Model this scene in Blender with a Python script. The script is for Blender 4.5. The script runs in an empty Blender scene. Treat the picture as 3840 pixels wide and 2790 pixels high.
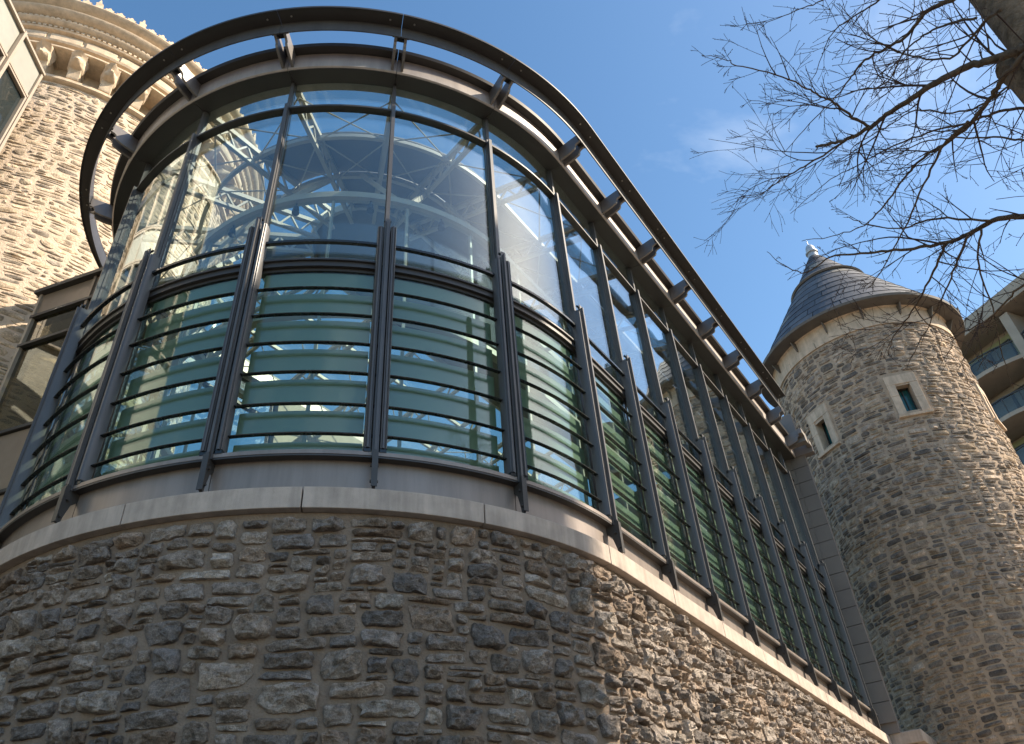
import bpy, math, random
from mathutils import Vector, Matrix, noise
R_ = math.radians
sc = bpy.context.scene
col = sc.collection

# ------------------------------------------------------------------ camera
U = 1.4            # metres per bay
EYE = 1.6          # camera height above the ground
ROT = ((0.56838569, -0.82045766, -0.06153811),
       (0.47962031, 0.39117792, -0.78545795),
       (0.66850734, 0.41692813, 0.61584809))      # right, down, forward in world axes
right = Vector(ROT[0]); down = Vector(ROT[1]); fwd = Vector(ROT[2])
FPX = 2902.43      # focal length in photograph pixels (3840 wide)
cam_d = bpy.data.cameras.new('camera')
cam = bpy.data.objects.new('camera', cam_d); col.objects.link(cam)
m = Matrix((right, -down, -fwd)).transposed().to_4x4()
m.translation = Vector((0, 0, EYE))
cam.matrix_world = m
cam_d.sensor_width = 36; cam_d.lens = FPX / 3840 * 36
cam_d.clip_start = 0.05; cam_d.clip_end = 3000
sc.camera = cam

# ------------------------------------------------------------------ light
SUN_AZ, SUN_EL = -62.0, 40.0
w = bpy.data.worlds.new('World'); sc.world = w; w.use_nodes = True
nt = w.node_tree; nt.nodes.clear()
N = nt.nodes.new; L = nt.links.new
sky = N('ShaderNodeTexSky'); sky.sky_type = 'NISHITA'; sky.sun_disc = False
sky.sun_elevation = R_(SUN_EL); sky.sun_rotation = R_(90 - SUN_AZ)
sky.air_density = 1.0; sky.dust_density = 0.7; sky.ozone_density = 1.4; sky.altitude = 50
tc = N('ShaderNodeTexCoord')
mp = N('ShaderNodeMapping'); mp.inputs['Scale'].default_value = (1.0, 1.6, 2.2); mp.inputs['Rotation'].default_value = (0.3, 0.2, 0.9)
mp.inputs['Location'].default_value = (0.35, 0.1, 0.0)
nz = N('ShaderNodeTexNoise'); nz.inputs['Scale'].default_value = 1.7; nz.inputs['Detail'].default_value = 7; nz.inputs['Roughness'].default_value = 0.55
nz.inputs['Distortion'].default_value = 0.4
cr = N('ShaderNodeValToRGB'); cr.color_ramp.elements[0].position = 0.56; cr.color_ramp.elements[1].position = 0.92
cr.color_ramp.elements[1].color = (0.5, 0.5, 0.5, 1)
mx = N('ShaderNodeMix'); mx.data_type = 'RGBA'
mx.inputs['B'].default_value = (6.6, 6.8, 6.9, 1)
bg = N('ShaderNodeBackground'); bg.inputs['Strength'].default_value = 0.15
out = N('ShaderNodeOutputWorld')
L(tc.outputs['Generated'], mp.inputs['Vector']); L(mp.outputs['Vector'], nz.inputs['Vector'])
L(nz.outputs['Fac'], cr.inputs['Fac']); L(cr.outputs['Color'], mx.inputs['Factor'])
hs = N('ShaderNodeHueSaturation'); hs.inputs['Saturation'].default_value = 1.22; L(sky.outputs['Color'], hs.inputs['Color']); wb = N('ShaderNodeVectorMath'); wb.operation = 'MULTIPLY'; wb.inputs[1].default_value = (1.0, 0.955, 0.855); L(hs.outputs['Color'], wb.inputs[0]); L(wb.outputs['Vector'], mx.inputs['A']); L(mx.outputs['Result'], bg.inputs['Color']); L(bg.outputs[0], out.inputs[0])

sd = bpy.data.lights.new('sun', 'SUN'); sd.energy = 5.0; sd.angle = R_(0.5); sd.color = (1.0, 0.86, 0.68)
sun = bpy.data.objects.new('sun', sd); col.objects.link(sun)
SDIR = Vector((math.cos(R_(SUN_AZ)) * math.cos(R_(SUN_EL)), math.sin(R_(SUN_AZ)) * math.cos(R_(SUN_EL)), math.sin(R_(SUN_EL))))
sun.rotation_euler = SDIR.to_track_quat('Z', 'Y').to_euler()
sun.location = SDIR * 60
sc.view_settings.view_transform = 'Standard'; sc.view_settings.look = 'None'
sc.view_settings.exposure = 0.95; sc.view_settings.gamma = 1.0; sc.view_settings.use_curve_mapping = False
sc.render.engine = 'CYCLES'
sc.cycles.max_bounces = 8; sc.cycles.transparent_max_bounces = 32
sc.cycles.diffuse_bounces = 3; sc.cycles.glossy_bounces = 4
sc.cycles.caustics_reflective = False; sc.cycles.caustics_refractive = False

# ------------------------------------------------------------------ materials
def new_mat(name):
    mt = bpy.data.materials.new(name); mt.use_nodes = True
    n = mt.node_tree.nodes; n.clear()
    o = n.new('ShaderNodeOutputMaterial')
    return mt, mt.node_tree, o
def principled(name, base, rough=0.6, metal=0.0, var=0.25, scale=4.0, bump=0.0, bscale=60.0, attr=None, rvar=0.1, streak=0.0, spec=0.5, bdist=0.01):
    mt, t, o = new_mat(name); n = t.nodes.new; l = t.links.new
    b = n('ShaderNodeBsdfPrincipled'); b.inputs['Roughness'].default_value = rough; b.inputs['Metallic'].default_value = metal
    b.inputs['Specular IOR Level'].default_value = spec
    c = n('ShaderNodeTexCoord'); ge = n('ShaderNodeNewGeometry')
    nz = n('ShaderNodeTexNoise'); nz.inputs['Scale'].default_value = scale; nz.inputs['Detail'].default_value = 6; nz.inputs['Roughness'].default_value = 0.62
    l(ge.outputs['Position'], nz.inputs['Vector'])
    rmp = n('ShaderNodeMapRange'); rmp.inputs['To Min'].default_value = 1 - var; rmp.inputs['To Max'].default_value = 1 + var
    rmp.inputs['From Min'].default_value = 0.3; rmp.inputs['From Max'].default_value = 0.7
    l(nz.outputs['Fac'], rmp.inputs['Value'])
    mul = n('ShaderNodeVectorMath'); mul.operation = 'SCALE'
    if attr:
        a = n('ShaderNodeAttribute'); a.attribute_name = attr; l(a.outputs['Color'], mul.inputs[0])
    else:
        mul.inputs[0].default_value = base[:3]
    if streak:
        sm = n('ShaderNodeVectorMath'); sm.operation = 'MULTIPLY'; sm.inputs[1].default_value = (7.0, 7.0, 0.7); l(ge.outputs['Position'], sm.inputs[0])
        ns = n('ShaderNodeTexNoise'); ns.inputs['Scale'].default_value = 1.0; ns.inputs['Detail'].default_value = 5; ns.inputs['Roughness'].default_value = 0.65; l(sm.outputs['Vector'], ns.inputs['Vector'])
        rs = n('ShaderNodeMapRange'); rs.inputs['From Min'].default_value = 0.35; rs.inputs['From Max'].default_value = 0.62; rs.inputs['To Min'].default_value = 1 - streak; rs.inputs['To Max'].default_value = 1.0 + streak * 0.3
        l(ns.outputs['Fac'], rs.inputs['Value'])
        mm = n('ShaderNodeMath'); mm.operation = 'MULTIPLY'; l(rmp.outputs['Result'], mm.inputs[0]); l(rs.outputs['Result'], mm.inputs[1]); l(mm.outputs[0], mul.inputs['Scale'])
    else:
        l(rmp.outputs['Result'], mul.inputs['Scale'])
    l(mul.outputs['Vector'], b.inputs['Base Color'])
    rr = n('ShaderNodeMapRange'); rr.inputs['To Min'].default_value = max(0.02, rough - rvar); rr.inputs['To Max'].default_value = min(1, rough + rvar)
    nz3 = n('ShaderNodeTexNoise'); nz3.inputs['Scale'].default_value = scale * 2.3; nz3.inputs['Detail'].default_value = 3
    l(ge.outputs['Position'], nz3.inputs['Vector']); l(nz3.outputs['Fac'], rr.inputs['Value']); l(rr.outputs['Result'], b.inputs['Roughness'])
    if bump:
        nb = n('ShaderNodeTexNoise'); nb.inputs['Scale'].default_value = bscale; nb.inputs['Detail'].default_value = 5; nb.inputs['Roughness'].default_value = 0.65
        l(ge.outputs['Position'], nb.inputs['Vector'])
        bp = n('ShaderNodeBump'); bp.inputs['Strength'].default_value = bump; bp.inputs['Distance'].default_value = bdist
        l(nb.outputs['Fac'], bp.inputs['Height']); l(bp.outputs['Normal'], b.inputs['Normal'])
    l(b.outputs[0], o.inputs[0])
    return mt
def glass_mat(name, tint, ior=1.5, gain=1.0, rough=0.0, wave=0.0):
    mt, t, o = new_mat(name); n = t.nodes.new; l = t.links.new
    tr = n('ShaderNodeBsdfTransparent'); tr.inputs['Color'].default_value = (*tint, 1)
    gl = n('ShaderNodeBsdfGlossy'); gl.inputs['Roughness'].default_value = rough; gl.inputs['Color'].default_value = (0.95, 1, 1, 1)
    lw = n('ShaderNodeLayerWeight'); lw.inputs['Blend'].default_value = 0.5
    pw = n('ShaderNodeMath'); pw.operation = 'POWER'; pw.inputs[1].default_value = 5.0
    l(lw.outputs['Facing'], pw.inputs[0])
    ml = n('ShaderNodeMath'); ml.operation = 'MULTIPLY_ADD'; ml.use_clamp = True
    f0 = ((ior - 1) / (ior + 1)) ** 2
    ml.inputs[1].default_value = 1 - f0; ml.inputs[2].default_value = f0
    l(pw.outputs[0], ml.inputs[0])
    if gain > 1:         # two faces folded into one: 1 - (1 - F)^gain
        iv = n('ShaderNodeMath'); iv.operation = 'SUBTRACT'; iv.inputs[0].default_value = 1.0; l(ml.outputs[0], iv.inputs[1])
        pg = n('ShaderNodeMath'); pg.operation = 'POWER'; pg.inputs[1].default_value = gain; l(iv.outputs[0], pg.inputs[0])
        ml = n('ShaderNodeMath'); ml.operation = 'SUBTRACT'; ml.use_clamp = True; ml.inputs[0].default_value = 1.0; l(pg.outputs[0], ml.inputs[1])
    if wave:
        ge = n('ShaderNodeNewGeometry'); nb = n('ShaderNodeTexNoise'); nb.inputs['Scale'].default_value = 1.1; nb.inputs['Detail'].default_value = 1
        l(ge.outputs['Position'], nb.inputs['Vector'])
        bp = n('ShaderNodeBump'); bp.inputs['Strength'].default_value = wave; bp.inputs['Distance'].default_value = 0.02
        l(nb.outputs['Fac'], bp.inputs['Height']); l(bp.outputs['Normal'], gl.inputs['Normal'])
    mxs = n('ShaderNodeMixShader')
    l(ml.outputs[0], mxs.inputs[0]); l(tr.outputs[0], mxs.inputs[1]); l(gl.outputs[0], mxs.inputs[2]); l(mxs.outputs[0], o.inputs[0])
    return mt
def frit_mat():
    mt, t, o = new_mat('fritted_glass'); n = t.nodes.new; l = t.links.new
    d = n('ShaderNodeBsdfDiffuse'); d.inputs['Color'].default_value = (0.44, 0.465, 0.37, 1)
    tl = n('ShaderNodeBsdfTranslucent'); tl.inputs['Color'].default_value = (0.35, 0.40, 0.315, 1)
    ms = n('ShaderNodeMixShader'); ms.inputs[0].default_value = 0.45
    l(d.outputs[0], ms.inputs[1]); l(tl.outputs[0], ms.inputs[2])
    l(ms.outputs[0], o.inputs[0]); return mt

def stone_mat(name, scale, bump, bscale, bdist, warm, wfac):
    mt, t, o = new_mat(name); n = t.nodes.new; l = t.links.new
    b = n('ShaderNodeBsdfPrincipled'); b.inputs['Roughness'].default_value = 0.88; b.inputs['Specular IOR Level'].default_value = 0.2
    ge = n('ShaderNodeNewGeometry'); at_ = n('ShaderNodeAttribute'); at_.attribute_name = 'col'
    def noi(sc_, det, ro=0.6):
        x = n('ShaderNodeTexNoise'); x.inputs['Scale'].default_value = sc_; x.inputs['Detail'].default_value = det; x.inputs['Roughness'].default_value = ro
        l(ge.outputs['Position'], x.inputs['Vector']); return x
    def mr(x, a, b_, c, d):
        m_ = n('ShaderNodeMapRange'); m_.inputs['From Min'].default_value = a; m_.inputs['From Max'].default_value = b_; m_.inputs['To Min'].default_value = c; m_.inputs['To Max'].default_value = d
        l(x, m_.inputs['Value']); return m_.outputs['Result']
    n1 = noi(scale, 8, 0.68); n2 = noi(scale * 0.45, 3); n3 = noi(scale * 7, 4, 0.7)
    mixw = n('ShaderNodeMix'); mixw.data_type = 'RGBA'; mixw.inputs['B'].default_value = (*warm, 1)
    l(at_.outputs['Color'], mixw.inputs['A']); l(mr(n2.outputs['Fac'], 0.48, 0.72, 0.0, wfac), mixw.inputs['Factor'])
    m1 = n('ShaderNodeMath'); m1.operation = 'MULTIPLY'
    l(mr(n1.outputs['Fac'], 0.30, 0.70, 0.42, 1.62), m1.inputs[0]); l(mr(n3.outputs['Fac'], 0.30, 0.70, 0.62, 1.38), m1.inputs[1])
    sc_ = n('ShaderNodeVectorMath'); sc_.operation = 'SCALE'; l(mixw.outputs['Result'], sc_.inputs[0]); l(m1.outputs[0], sc_.inputs['Scale'])
    l(sc_.outputs['Vector'], b.inputs['Base Color'])
    nb = noi(bscale, 8, 0.7)
    bp = n('ShaderNodeBump'); bp.inputs['Strength'].default_value = bump; bp.inputs['Distance'].default_value = bdist
    l(nb.outputs['Fac'], bp.inputs['Height']); l(bp.outputs['Normal'], b.inputs['Normal'])
    l(b.outputs[0], o.inputs[0]); return mt
M = {}
M['stone'] = stone_mat('rubble_stone', 13.0, 1.0, 20.0, 0.06, (0.27, 0.225, 0.18), 0.35)
M['stone_far'] = stone_mat('tower_stone', 5.0, 0.8, 14.0, 0.03, (0.36, 0.28, 0.19), 0.45)
M['mortar'] = principled('brown_mortar', (0.255, 0.197, 0.15), 0.95, var=0.2, scale=6, bump=0.8, bscale=45, spec=0.15, bdist=0.02)
M['mortar_warm'] = principled('buff_mortar', (0.46, 0.355, 0.262), 0.95, var=0.2, scale=5, bump=0.7, bscale=30, spec=0.15, bdist=0.02)
M['mortar_cream'] = principled('cream_mortar', (0.62, 0.495, 0.375), 0.95, var=0.14, scale=4, bump=0.8, bscale=24, spec=0.15, bdist=0.025)
M['coping'] = principled('coping_limestone', (0.47, 0.395, 0.335), 0.85, var=0.14, scale=5, bump=0.35, bscale=120, spec=0.2, streak=0.2)
M['dressed'] = principled('dressed_limestone', (0.60, 0.475, 0.355), 0.85, var=0.14, scale=5, bump=0.3, bscale=50, spec=0.2, streak=0.22)
M['carved'] = principled('carved_sandstone', (0.60, 0.48, 0.35), 0.85, var=0.22, scale=6, bump=0.6, bscale=30, spec=0.2)
M['metal'] = principled('bronze_grey_paint', (0.098, 0.096, 0.098), 0.44, metal=0.2, var=0.08, streak=0.16, scale=2.5, rvar=0.08)
M['metal_dark'] = principled('dark_paint_and_shade', (0.052, 0.048, 0.045), 0.45, metal=0.15, var=0.08, scale=2.5, rvar=0.08)  # dark paint; on ring flange, soffit and sill strip it stands for shade
M['metal_pale'] = principled('pale_metal_fascia', (0.42, 0.375, 0.34), 0.45, metal=0.3, var=0.05, streak=0.16, scale=2.0, rvar=0.07)
M['metal_mid'] = principled('mid_grey_metal', (0.21, 0.195, 0.185), 0.42, metal=0.35, var=0.06, streak=0.12)
M['sill'] = principled('sill_paint', (0.27, 0.225, 0.195), 0.42, metal=0.35, var=0.05, streak=0.16, scale=2.0, rvar=0.07)
M['blade'] = principled('black_blade', (0.016, 0.02, 0.023), 0.25, metal=0.0, var=0.05)
M['bolt'] = principled('steel_bolt', (0.5, 0.47, 0.42), 0.35, metal=0.8, var=0.05)
M['steel_white'] = principled('cream_painted_steel', (0.44, 0.42, 0.365), 0.5, var=0.05)
M['plaster'] = principled('interior_plaster', (0.40, 0.37, 0.30), 0.85, var=0.08)
M['ceiling'] = principled('grey_ceiling', (0.20, 0.20, 0.20), 0.8, var=0.05)
M['slate'] = principled('slate', (0.085, 0.10, 0.125), 0.68, var=0.25, scale=3, bump=0.2, bscale=30, attr='col')
M['lead'] = principled('lead_flashing', (0.13, 0.115, 0.10), 0.55, metal=0.2, var=0.15)
M['zinc'] = principled('zinc_finial', (0.46, 0.48, 0.5), 0.45, metal=0.4, var=0.1)
M['bark'] = principled('bark', (0.15, 0.105, 0.072), 0.9, var=0.4, scale=14, bump=1.0, bscale=26, bdist=0.03, spec=0.2)
M['trunk_bark'] = principled('trunk_bark', (0.23, 0.165, 0.11), 0.9, var=0.5, scale=9, bump=1.0, bscale=17, bdist=0.06, spec=0.2)
M['twig'] = principled('twig_bark', (0.07, 0.045, 0.036), 0.85, var=0.3, scale=10, spec=0.2)
M['glass'] = glass_mat('facade_glass', (0.90, 0.955, 0.95), gain=2.2, wave=0.25)
M['glass_low'] = glass_mat('louvre_glass', (0.80, 0.895, 0.86), gain=1.6, wave=0.25)
M['glass_clear'] = glass_mat('inner_glass', (0.95, 0.98, 0.98), gain=1.1)
M['glass_roof'] = glass_mat('roof_glass', (0.94, 0.97, 0.97), gain=1.0)
M['glass_link'] = glass_mat('bronze_glass', (0.62, 0.58, 0.48), gain=1.6)
M['glass_dark'] = principled('dark_window_glass', (0.02, 0.028, 0.03), 0.04, var=0.05, rvar=0.02)
M['glass_flat'] = principled('curtained_window', (0.16, 0.17, 0.155), 0.22, var=0.25, scale=0.8)
M['glass_teal'] = principled('teal_window_glass', (0.02, 0.11, 0.12), 0.06, var=0.1, rvar=0.03)
M['glass_rail'] = glass_mat('balcony_glass', (0.78, 0.77, 0.73), gain=1.0)
M['frit'] = frit_mat()
M['panel_bronze'] = principled('bronze_panel', (0.27, 0.215, 0.165), 0.45, metal=0.3, var=0.08)
M['panel_pale'] = principled('pale_green_panel', (0.33, 0.325, 0.28), 0.5, metal=0.1, var=0.06)
M['frame_pale'] = principled('beige_frame', (0.40, 0.33, 0.26), 0.5, metal=0.1, var=0.06)
M['cladding'] = principled('grey_cladding', (0.20, 0.18, 0.165), 0.55, metal=0.25, var=0.07, scale=1.5)
M['render_beige'] = principled('beige_concrete', (0.40, 0.335, 0.265), 0.85, var=0.1, scale=1.5)
M['olive'] = principled('olive_wall', (0.33, 0.33, 0.18), 0.8, var=0.1)
M['asphalt'] = principled('asphalt', (0.055, 0.053, 0.05), 0.9, var=0.2, scale=3, bump=0.3, bscale=90)
M['paving'] = principled('sandy_paving', (0.34, 0.285, 0.225), 0.9, var=0.15, scale=2, bump=0.2, bscale=60)
M['brick_far'] = principled('buff_brick', (0.36, 0.26, 0.19), 0.9, var=0.15, scale=3)
M['floor'] = principled('floor_concrete', (0.3, 0.29, 0.27), 0.8, var=0.1)

# ------------------------------------------------------------------ mesh helpers (bay units in, metres out)
WL = {}
def W(p): return Vector((p[0] * U, p[1] * U, p[2] * U + EYE))
def empty(name, p, label=None, cat=None, group=None, parent=None):
    o = bpy.data.objects.new(name, None); o.empty_display_size = 0.3; col.objects.link(o)
    wp = W(p); WL[o.name] = wp
    if parent: o.parent = parent; o.location = wp - WL[parent.name]
    else: o.location = wp
    if label: o['label'] = label; o['category'] = cat
    if group: o['group'] = group
    return o
def mk(name, vs, fs, mat, parent=None, smooth=None, cols=None, metres=False, kind=None, bevel=0):
    P = [Vector(v) for v in vs] if metres else [W(v) for v in vs]
    lo = Vector((min(p[i] for p in P) for i in range(3))); hi = Vector((max(p[i] for p in P) for i in range(3)))
    c = (lo + hi) / 2; c.z = lo.z
    me = bpy.data.meshes.new(name)
    me.from_pydata([p - c for p in P], [], fs)
    if cols is not None:
        a = me.attributes.new('col', 'FLOAT_COLOR', 'POINT')
        a.data.foreach_set('color', [x for cc in cols for x in (cc[0], cc[1], cc[2], 1.0)])
    if smooth is not None:
        me.shade_smooth()
        if smooth < 179: me.set_sharp_from_angle(angle=R_(smooth))
    me.materials.append(M[mat] if isinstance(mat, str) else mat)
    me.update()
    o = bpy.data.objects.new(name, me); col.objects.link(o)
    WL[o.name] = c
    if parent: o.parent = parent; o.location = c - WL[parent.name]
    else: o.location = c
    if kind: o['kind'] = kind
    if bevel:
        b = o.modifiers.new('edge', 'BEVEL'); b.width = bevel; b.segments = 2; b.limit_method = 'ANGLE'; b.angle_limit = R_(50)
    return o
def tag(o, label, cat, group=None, kind=None):
    if label: o['label'] = label; o['category'] = cat
    if group: o['group'] = group
    if kind: o['kind'] = kind
    return o
class MB:
    def __init__(s): s.v = []; s.f = []; s.c = []
    def add(s, vs, fs, cc=None):
        b = len(s.v); s.v += list(vs); s.f += [tuple(i + b for i in f) for f in fs]
        if cc is not None: s.c += [cc] * len(vs)
    def box(s, p, q, fr=None):
        (x0, y0, z0), (x1, y1, z1) = p, q
        vs = [(x0, y0, z0), (x1, y0, z0), (x1, y1, z0), (x0, y1, z0), (x0, y0, z1), (x1, y0, z1), (x1, y1, z1), (x0, y1, z1)]
        if fr: vs = [fr(*v) for v in vs]
        s.add(vs, [(3, 2, 1, 0), (4, 5, 6, 7), (0, 1, 5, 4), (1, 2, 6, 5), (2, 3, 7, 6), (3, 0, 4, 7)])
    def prism(s, poly, a0, a1, fr):
        # polygon in (b,c), extruded along a
        n = len(poly)
        vs = [fr(a0, b, c) for b, c in poly] + [fr(a1, b, c) for b, c in poly]
        s.add(vs, [tuple(range(n))[::-1], tuple(range(n, 2 * n))] + [(i, (i + 1) % n, n + (i + 1) % n, n + i) for i in range(n)])
    def bar(s, a, b, wd, ht):
        a = Vector(a); b = Vector(b); d = (b - a).normalized()
        up = Vector((0, 0, 1)) if abs(d.z) < 0.95 else Vector((1, 0, 0))
        sx = d.cross(up).normalized() * wd / 2; sz = sx.cross(d).normalized() * ht / 2
        vs = [tuple(p + i * sx + j * sz) for p in (a, b) for i, j in ((-1, -1), (1, -1), (1, 1), (-1, 1))]
        s.add(vs, [(0, 1, 2, 3), (7, 6, 5, 4), (0, 4, 5, 1), (1, 5, 6, 2), (2, 6, 7, 3), (3, 7, 4, 0)])
    def cyl(s, a, b, r0, r1=None, n=10):
        r1 = r0 if r1 is None else r1
        a = Vector(a); b = Vector(b); d = (b - a).normalized()
        up = Vector((0, 0, 1)) if abs(d.z) < 0.9 else Vector((1, 0, 0))
        x = d.cross(up).normalized(); y = d.cross(x)
        vs = [tuple(p + r * (x * math.cos(t) + y * math.sin(t))) for p, r in ((a, r0), (b, r1)) for t in [2 * math.pi * i / n for i in range(n)]]
        s.add(vs, [tuple(range(n)), tuple(range(2 * n - 1, n - 1, -1))] + [(i, n + i, n + (i + 1) % n, (i + 1) % n) for i in range(n)])
    def build(s, name, mat, parent=None, **k):
        return mk(name, s.v, s.f, mat, parent, cols=s.c if s.c else None, **k)

# the pavilion's outline: a straight front, a half-round end, a straight back; k counts bays
XC, YC, RG, ST = 5.20, 5.412, 2.90, 20.55
KB = 4 - 180 / ST
KE = 12.40; KBE = KB - (KE - 4)
def stad(k, o):
    if k >= 4: return (XC + k - 4, YC - RG - o), (0.0, -1.0)
    ph = (4 - k) * ST
    if ph <= 180:
        a = R_(ph); return (XC - (RG + o) * math.sin(a), YC - (RG + o) * math.cos(a)), (-math.sin(a), -math.cos(a))
    return (XC + (KB - k), YC + RG + o), (0.0, 1.0)
def frame(k):
    (px, py), (nx, ny) = stad(k, 0)
    tx, ty = -ny, nx
    def fr(t, o, z): return (px + tx * t + nx * o, py + ty * t + ny * o, z)
    return fr
def ks(k0, k1, per=6):
    n = max(1, int(math.ceil(abs(k1 - k0) * per)))
    if k0 >= 4: n = 1
    return [k0 + (k1 - k0) * i / n for i in range(n + 1)]
def sweep(prof, k0, k1, per=6, mb=None):
    """closed profile [(offset, z)] swept along the outline"""
    mb = mb or MB(); K = ks(k0, k1, per); n = len(prof); vs = []
    for k in K:
        for o, z in prof:
            (x, y), _ = stad(k, o); vs.append((x, y, z))
    fs = [tuple(range(n))[::-1], tuple(range(len(vs) - n, len(vs)))]
    for i in range(len(K) - 1):
        for j in range(n):
            a = i * n + j; b = i * n + (j + 1) % n
            fs.append((a, b, b + n, a + n))
    mb.add(vs, fs); return mb
def rect(o0, o1, z0, z1): return [(o0, z0), (o1, z0), (o1, z1), (o0, z1)]
def project(p):            # photograph pixel of a point in bay units relative to the eye (used only to rank pieces by size)
    v = Vector(p); d = v.dot(fwd)
    if d < 0.05: return None
    return (1920 + FPX * v.dot(right) / d, 1395 + FPX * v.dot(down) / d, d)

# ------------------------------------------------------------------ rubble masonry
def rubble(Wd, H, cu, cv, rng, kinds, holes=()):
    nu, nv = int(Wd / cu), int(H / cv); occ = [[False] * nu for _ in range(nv)]
    for (u0, v0, u1, v1) in holes:
        for j in range(max(0, int(v0 / cv)), min(nv, int(math.ceil(v1 / cv)))):
            for i in range(max(0, int(u0 / cu)), min(nu, int(math.ceil(u1 / cu)))): occ[j][i] = True
    tot = sum(k[0] for k in kinds); res = []
    for j in range(nv):
        i = 0
        while i < nu:
            if occ[j][i]: i += 1; continue
            run = 0
            while i + run < nu and not occ[j][i + run] and run < 14: run += 1
            x = rng.random() * tot
            for kd in kinds:
                x -= kd[0]
                if x <= 0: break
            w_ = rng.randint(kd[1], kd[2]); h_ = rng.randint(kd[3], kd[4])
            if w_ > run: w_ = run
            if run - w_ == 1: w_ = run
            if h_ * cv > w_ * cu * 0.95: h_ = max(1, int(w_ * cu * 0.95 / cv))
            h_ = min(h_, nv - j)
            for hh in range(1, h_):
                if any(occ[j + hh][i + t] for t in range(w_)): h_ = hh; break
            if h_ > 1 and nv - j - h_ == 1 and not any(occ[nv - 1][i + t] for t in range(w_)): h_ += 1
            for hh in range(h_):
                for t in range(w_): occ[j + hh][i + t] = True
            res.append((i * cu, j * cv, (i + w_) * cu, (j + h_) * cv)); i += w_
    return res
def warp(u, v, a, f):
    return (u + a * 1.2 * noise.noise((u * f, v * f, 3.1)), v + a * noise.noise((u * f * 0.7, v * f * 1.3, 9.7)) + a * 0.8 * noise.noise((u * f * 0.3, v * f * 0.4, 21.0)))
def stone_mesh(rc, mapf, rng, n, rings, gap, depth, wa, wf, rough, colr, craggy=0.0):
    u0, v0, u1, v1 = rc; uc, vc = (u0 + u1) / 2, (v0 + v1) / 2
    hw = (u1 - u0) / 2 - gap * rng.uniform(0.4, 1.5); hh = (v1 - v0) / 2 - gap * rng.uniform(0.4, 1.3)
    hw = max(hw, 0.015); hh = max(hh, 0.010)
    seed = rng.uniform(0, 100); ol = []
    if rough < 0:        # lens shaped, smeared with mortar
        p = rng.uniform(2.0, 3.6); s1 = rng.uniform(-0.25, 0.25); tp = rng.uniform(-0.3, 0.3)
        for i in range(n):
            t = 2 * math.pi * (i + 0.4 * rng.random()) / n; c, s_ = math.cos(t), math.sin(t)
            x = math.copysign(abs(c) ** (2 / p), c); y = math.copysign(abs(s_) ** (2 / p), s_)
            q = 1 + rough * abs(noise.noise((c * 1.7 + seed, s_ * 1.7, seed))) - 0.08 * rng.random()
            ol.append((hw * max(-1, min(1, x * q + s1 * y * 0.5)), hh * y * q * (1 + tp * x * 0.6 - abs(tp) * 0.3)))
    else:                # broken block: a rectangle with unevenly cut corners
        asp = hw / hh; poly = []
        for sx, sy in ((-1, -1), (1, -1), (1, 1), (-1, 1)):
            cx1 = rng.uniform(0.05, 0.9 if rng.random() < 0.28 else 0.30) / max(1, asp * 0.6); cy1 = rng.uniform(0.06, 0.85 if rng.random() < 0.28 else 0.35)
            inx = rng.uniform(0, 0.14) / max(1, asp * 0.5); iny = rng.uniform(0, 0.16)
            A = (sx * (1 - inx), sy * (1 - iny - cy1)); B = (sx * (1 - inx - cx1), sy * (1 - iny))
            poly += [A, B] if sx * sy > 0 else [B, A]
        P = [(x * hw, y * hh) for x, y in poly]
        Ls = [math.dist(P[i], P[(i + 1) % 8]) for i in range(8)]; tot = sum(Ls); i = 0; acc = 0.0; st = rng.random() * tot / n
        for q in range(n):
            t = st + q * tot / n
            while i < 7 and t > acc + Ls[i]: acc += Ls[i]; i += 1
            f = min(1.0, (t - acc) / max(Ls[i], 1e-6)); A, B = P[i], P[(i + 1) % 8]
            x = A[0] + (B[0] - A[0]) * f; y = A[1] + (B[1] - A[1]) * f
            g = 1 - rough * 0.45 * abs(noise.noise((x * 14 + seed, y * 14, seed))) - 0.03 * rng.random()
            ol.append((x * g, y * g))
    dp = depth * rng.uniform(0.55, 1.35) * min(1.0, 0.5 + hh * 5)
    # a few cleavage planes give the broken face its facets
    pls = [(rng.uniform(0.75, 1.1), rng.uniform(-0.35, 0.35), rng.uniform(-0.25, 0.35))]
    for _ in range(rng.randint(2, 4)):
        an = rng.uniform(0, 2 * math.pi); sl = rng.uniform(0.5, 1.7); pls.append((rng.uniform(0.9, 1.5), sl * math.cos(an), sl * math.sin(an)))
    vs = []
    for (t, lv) in rings:
        for (x, y) in (ol if t > 0 else ol[:1]):
            j = 1.0 if t in (0, 1.0) else rng.uniform(0.93, 1.07)
            xx, yy = x * t * j, y * t * j
            u, v = warp(uc + xx, vc + yy, wa, wf)
            if lv <= 0: d = -0.012
            else:
                g = noise.fractal((u * 9 + seed, v * 11, seed), 0.7, 2.1, 4)
                h = min(a_ + b_ * xx / hw + c_ * yy / hh for a_, b_, c_ in pls)
                rd = abs(noise.noise((u * 6 + seed, v * 10, 3.3)))
                d = dp * lv * max(0.15, h) + dp * (0.50 * g - 0.6 * rd + 0.2) * (lv ** 2)
                if craggy:
                    cr_ = 0.0; am = 1.0; fq = 9.0
                    for _o in range(3):
                        cr_ += am * (0.42 - abs(noise.noise((u * fq + seed, v * fq * 1.7, seed * 1.3)))); am *= 0.6; fq *= 2.1
                    d += craggy * cr_ * lv * (0.5 + min(1.0, hh * 6))
                d = max(d, dp * 0.30 * lv, 0.003)
            vs.append(mapf(u, v, d))
    m_ = len(rings); fs = []
    for r in range(m_ - 2):
        for i in range(n):
            a = r * n + i; b = r * n + (i + 1) % n
            fs.append((a, b, b + n, a + n))
    ce = (m_ - 1) * n
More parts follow.
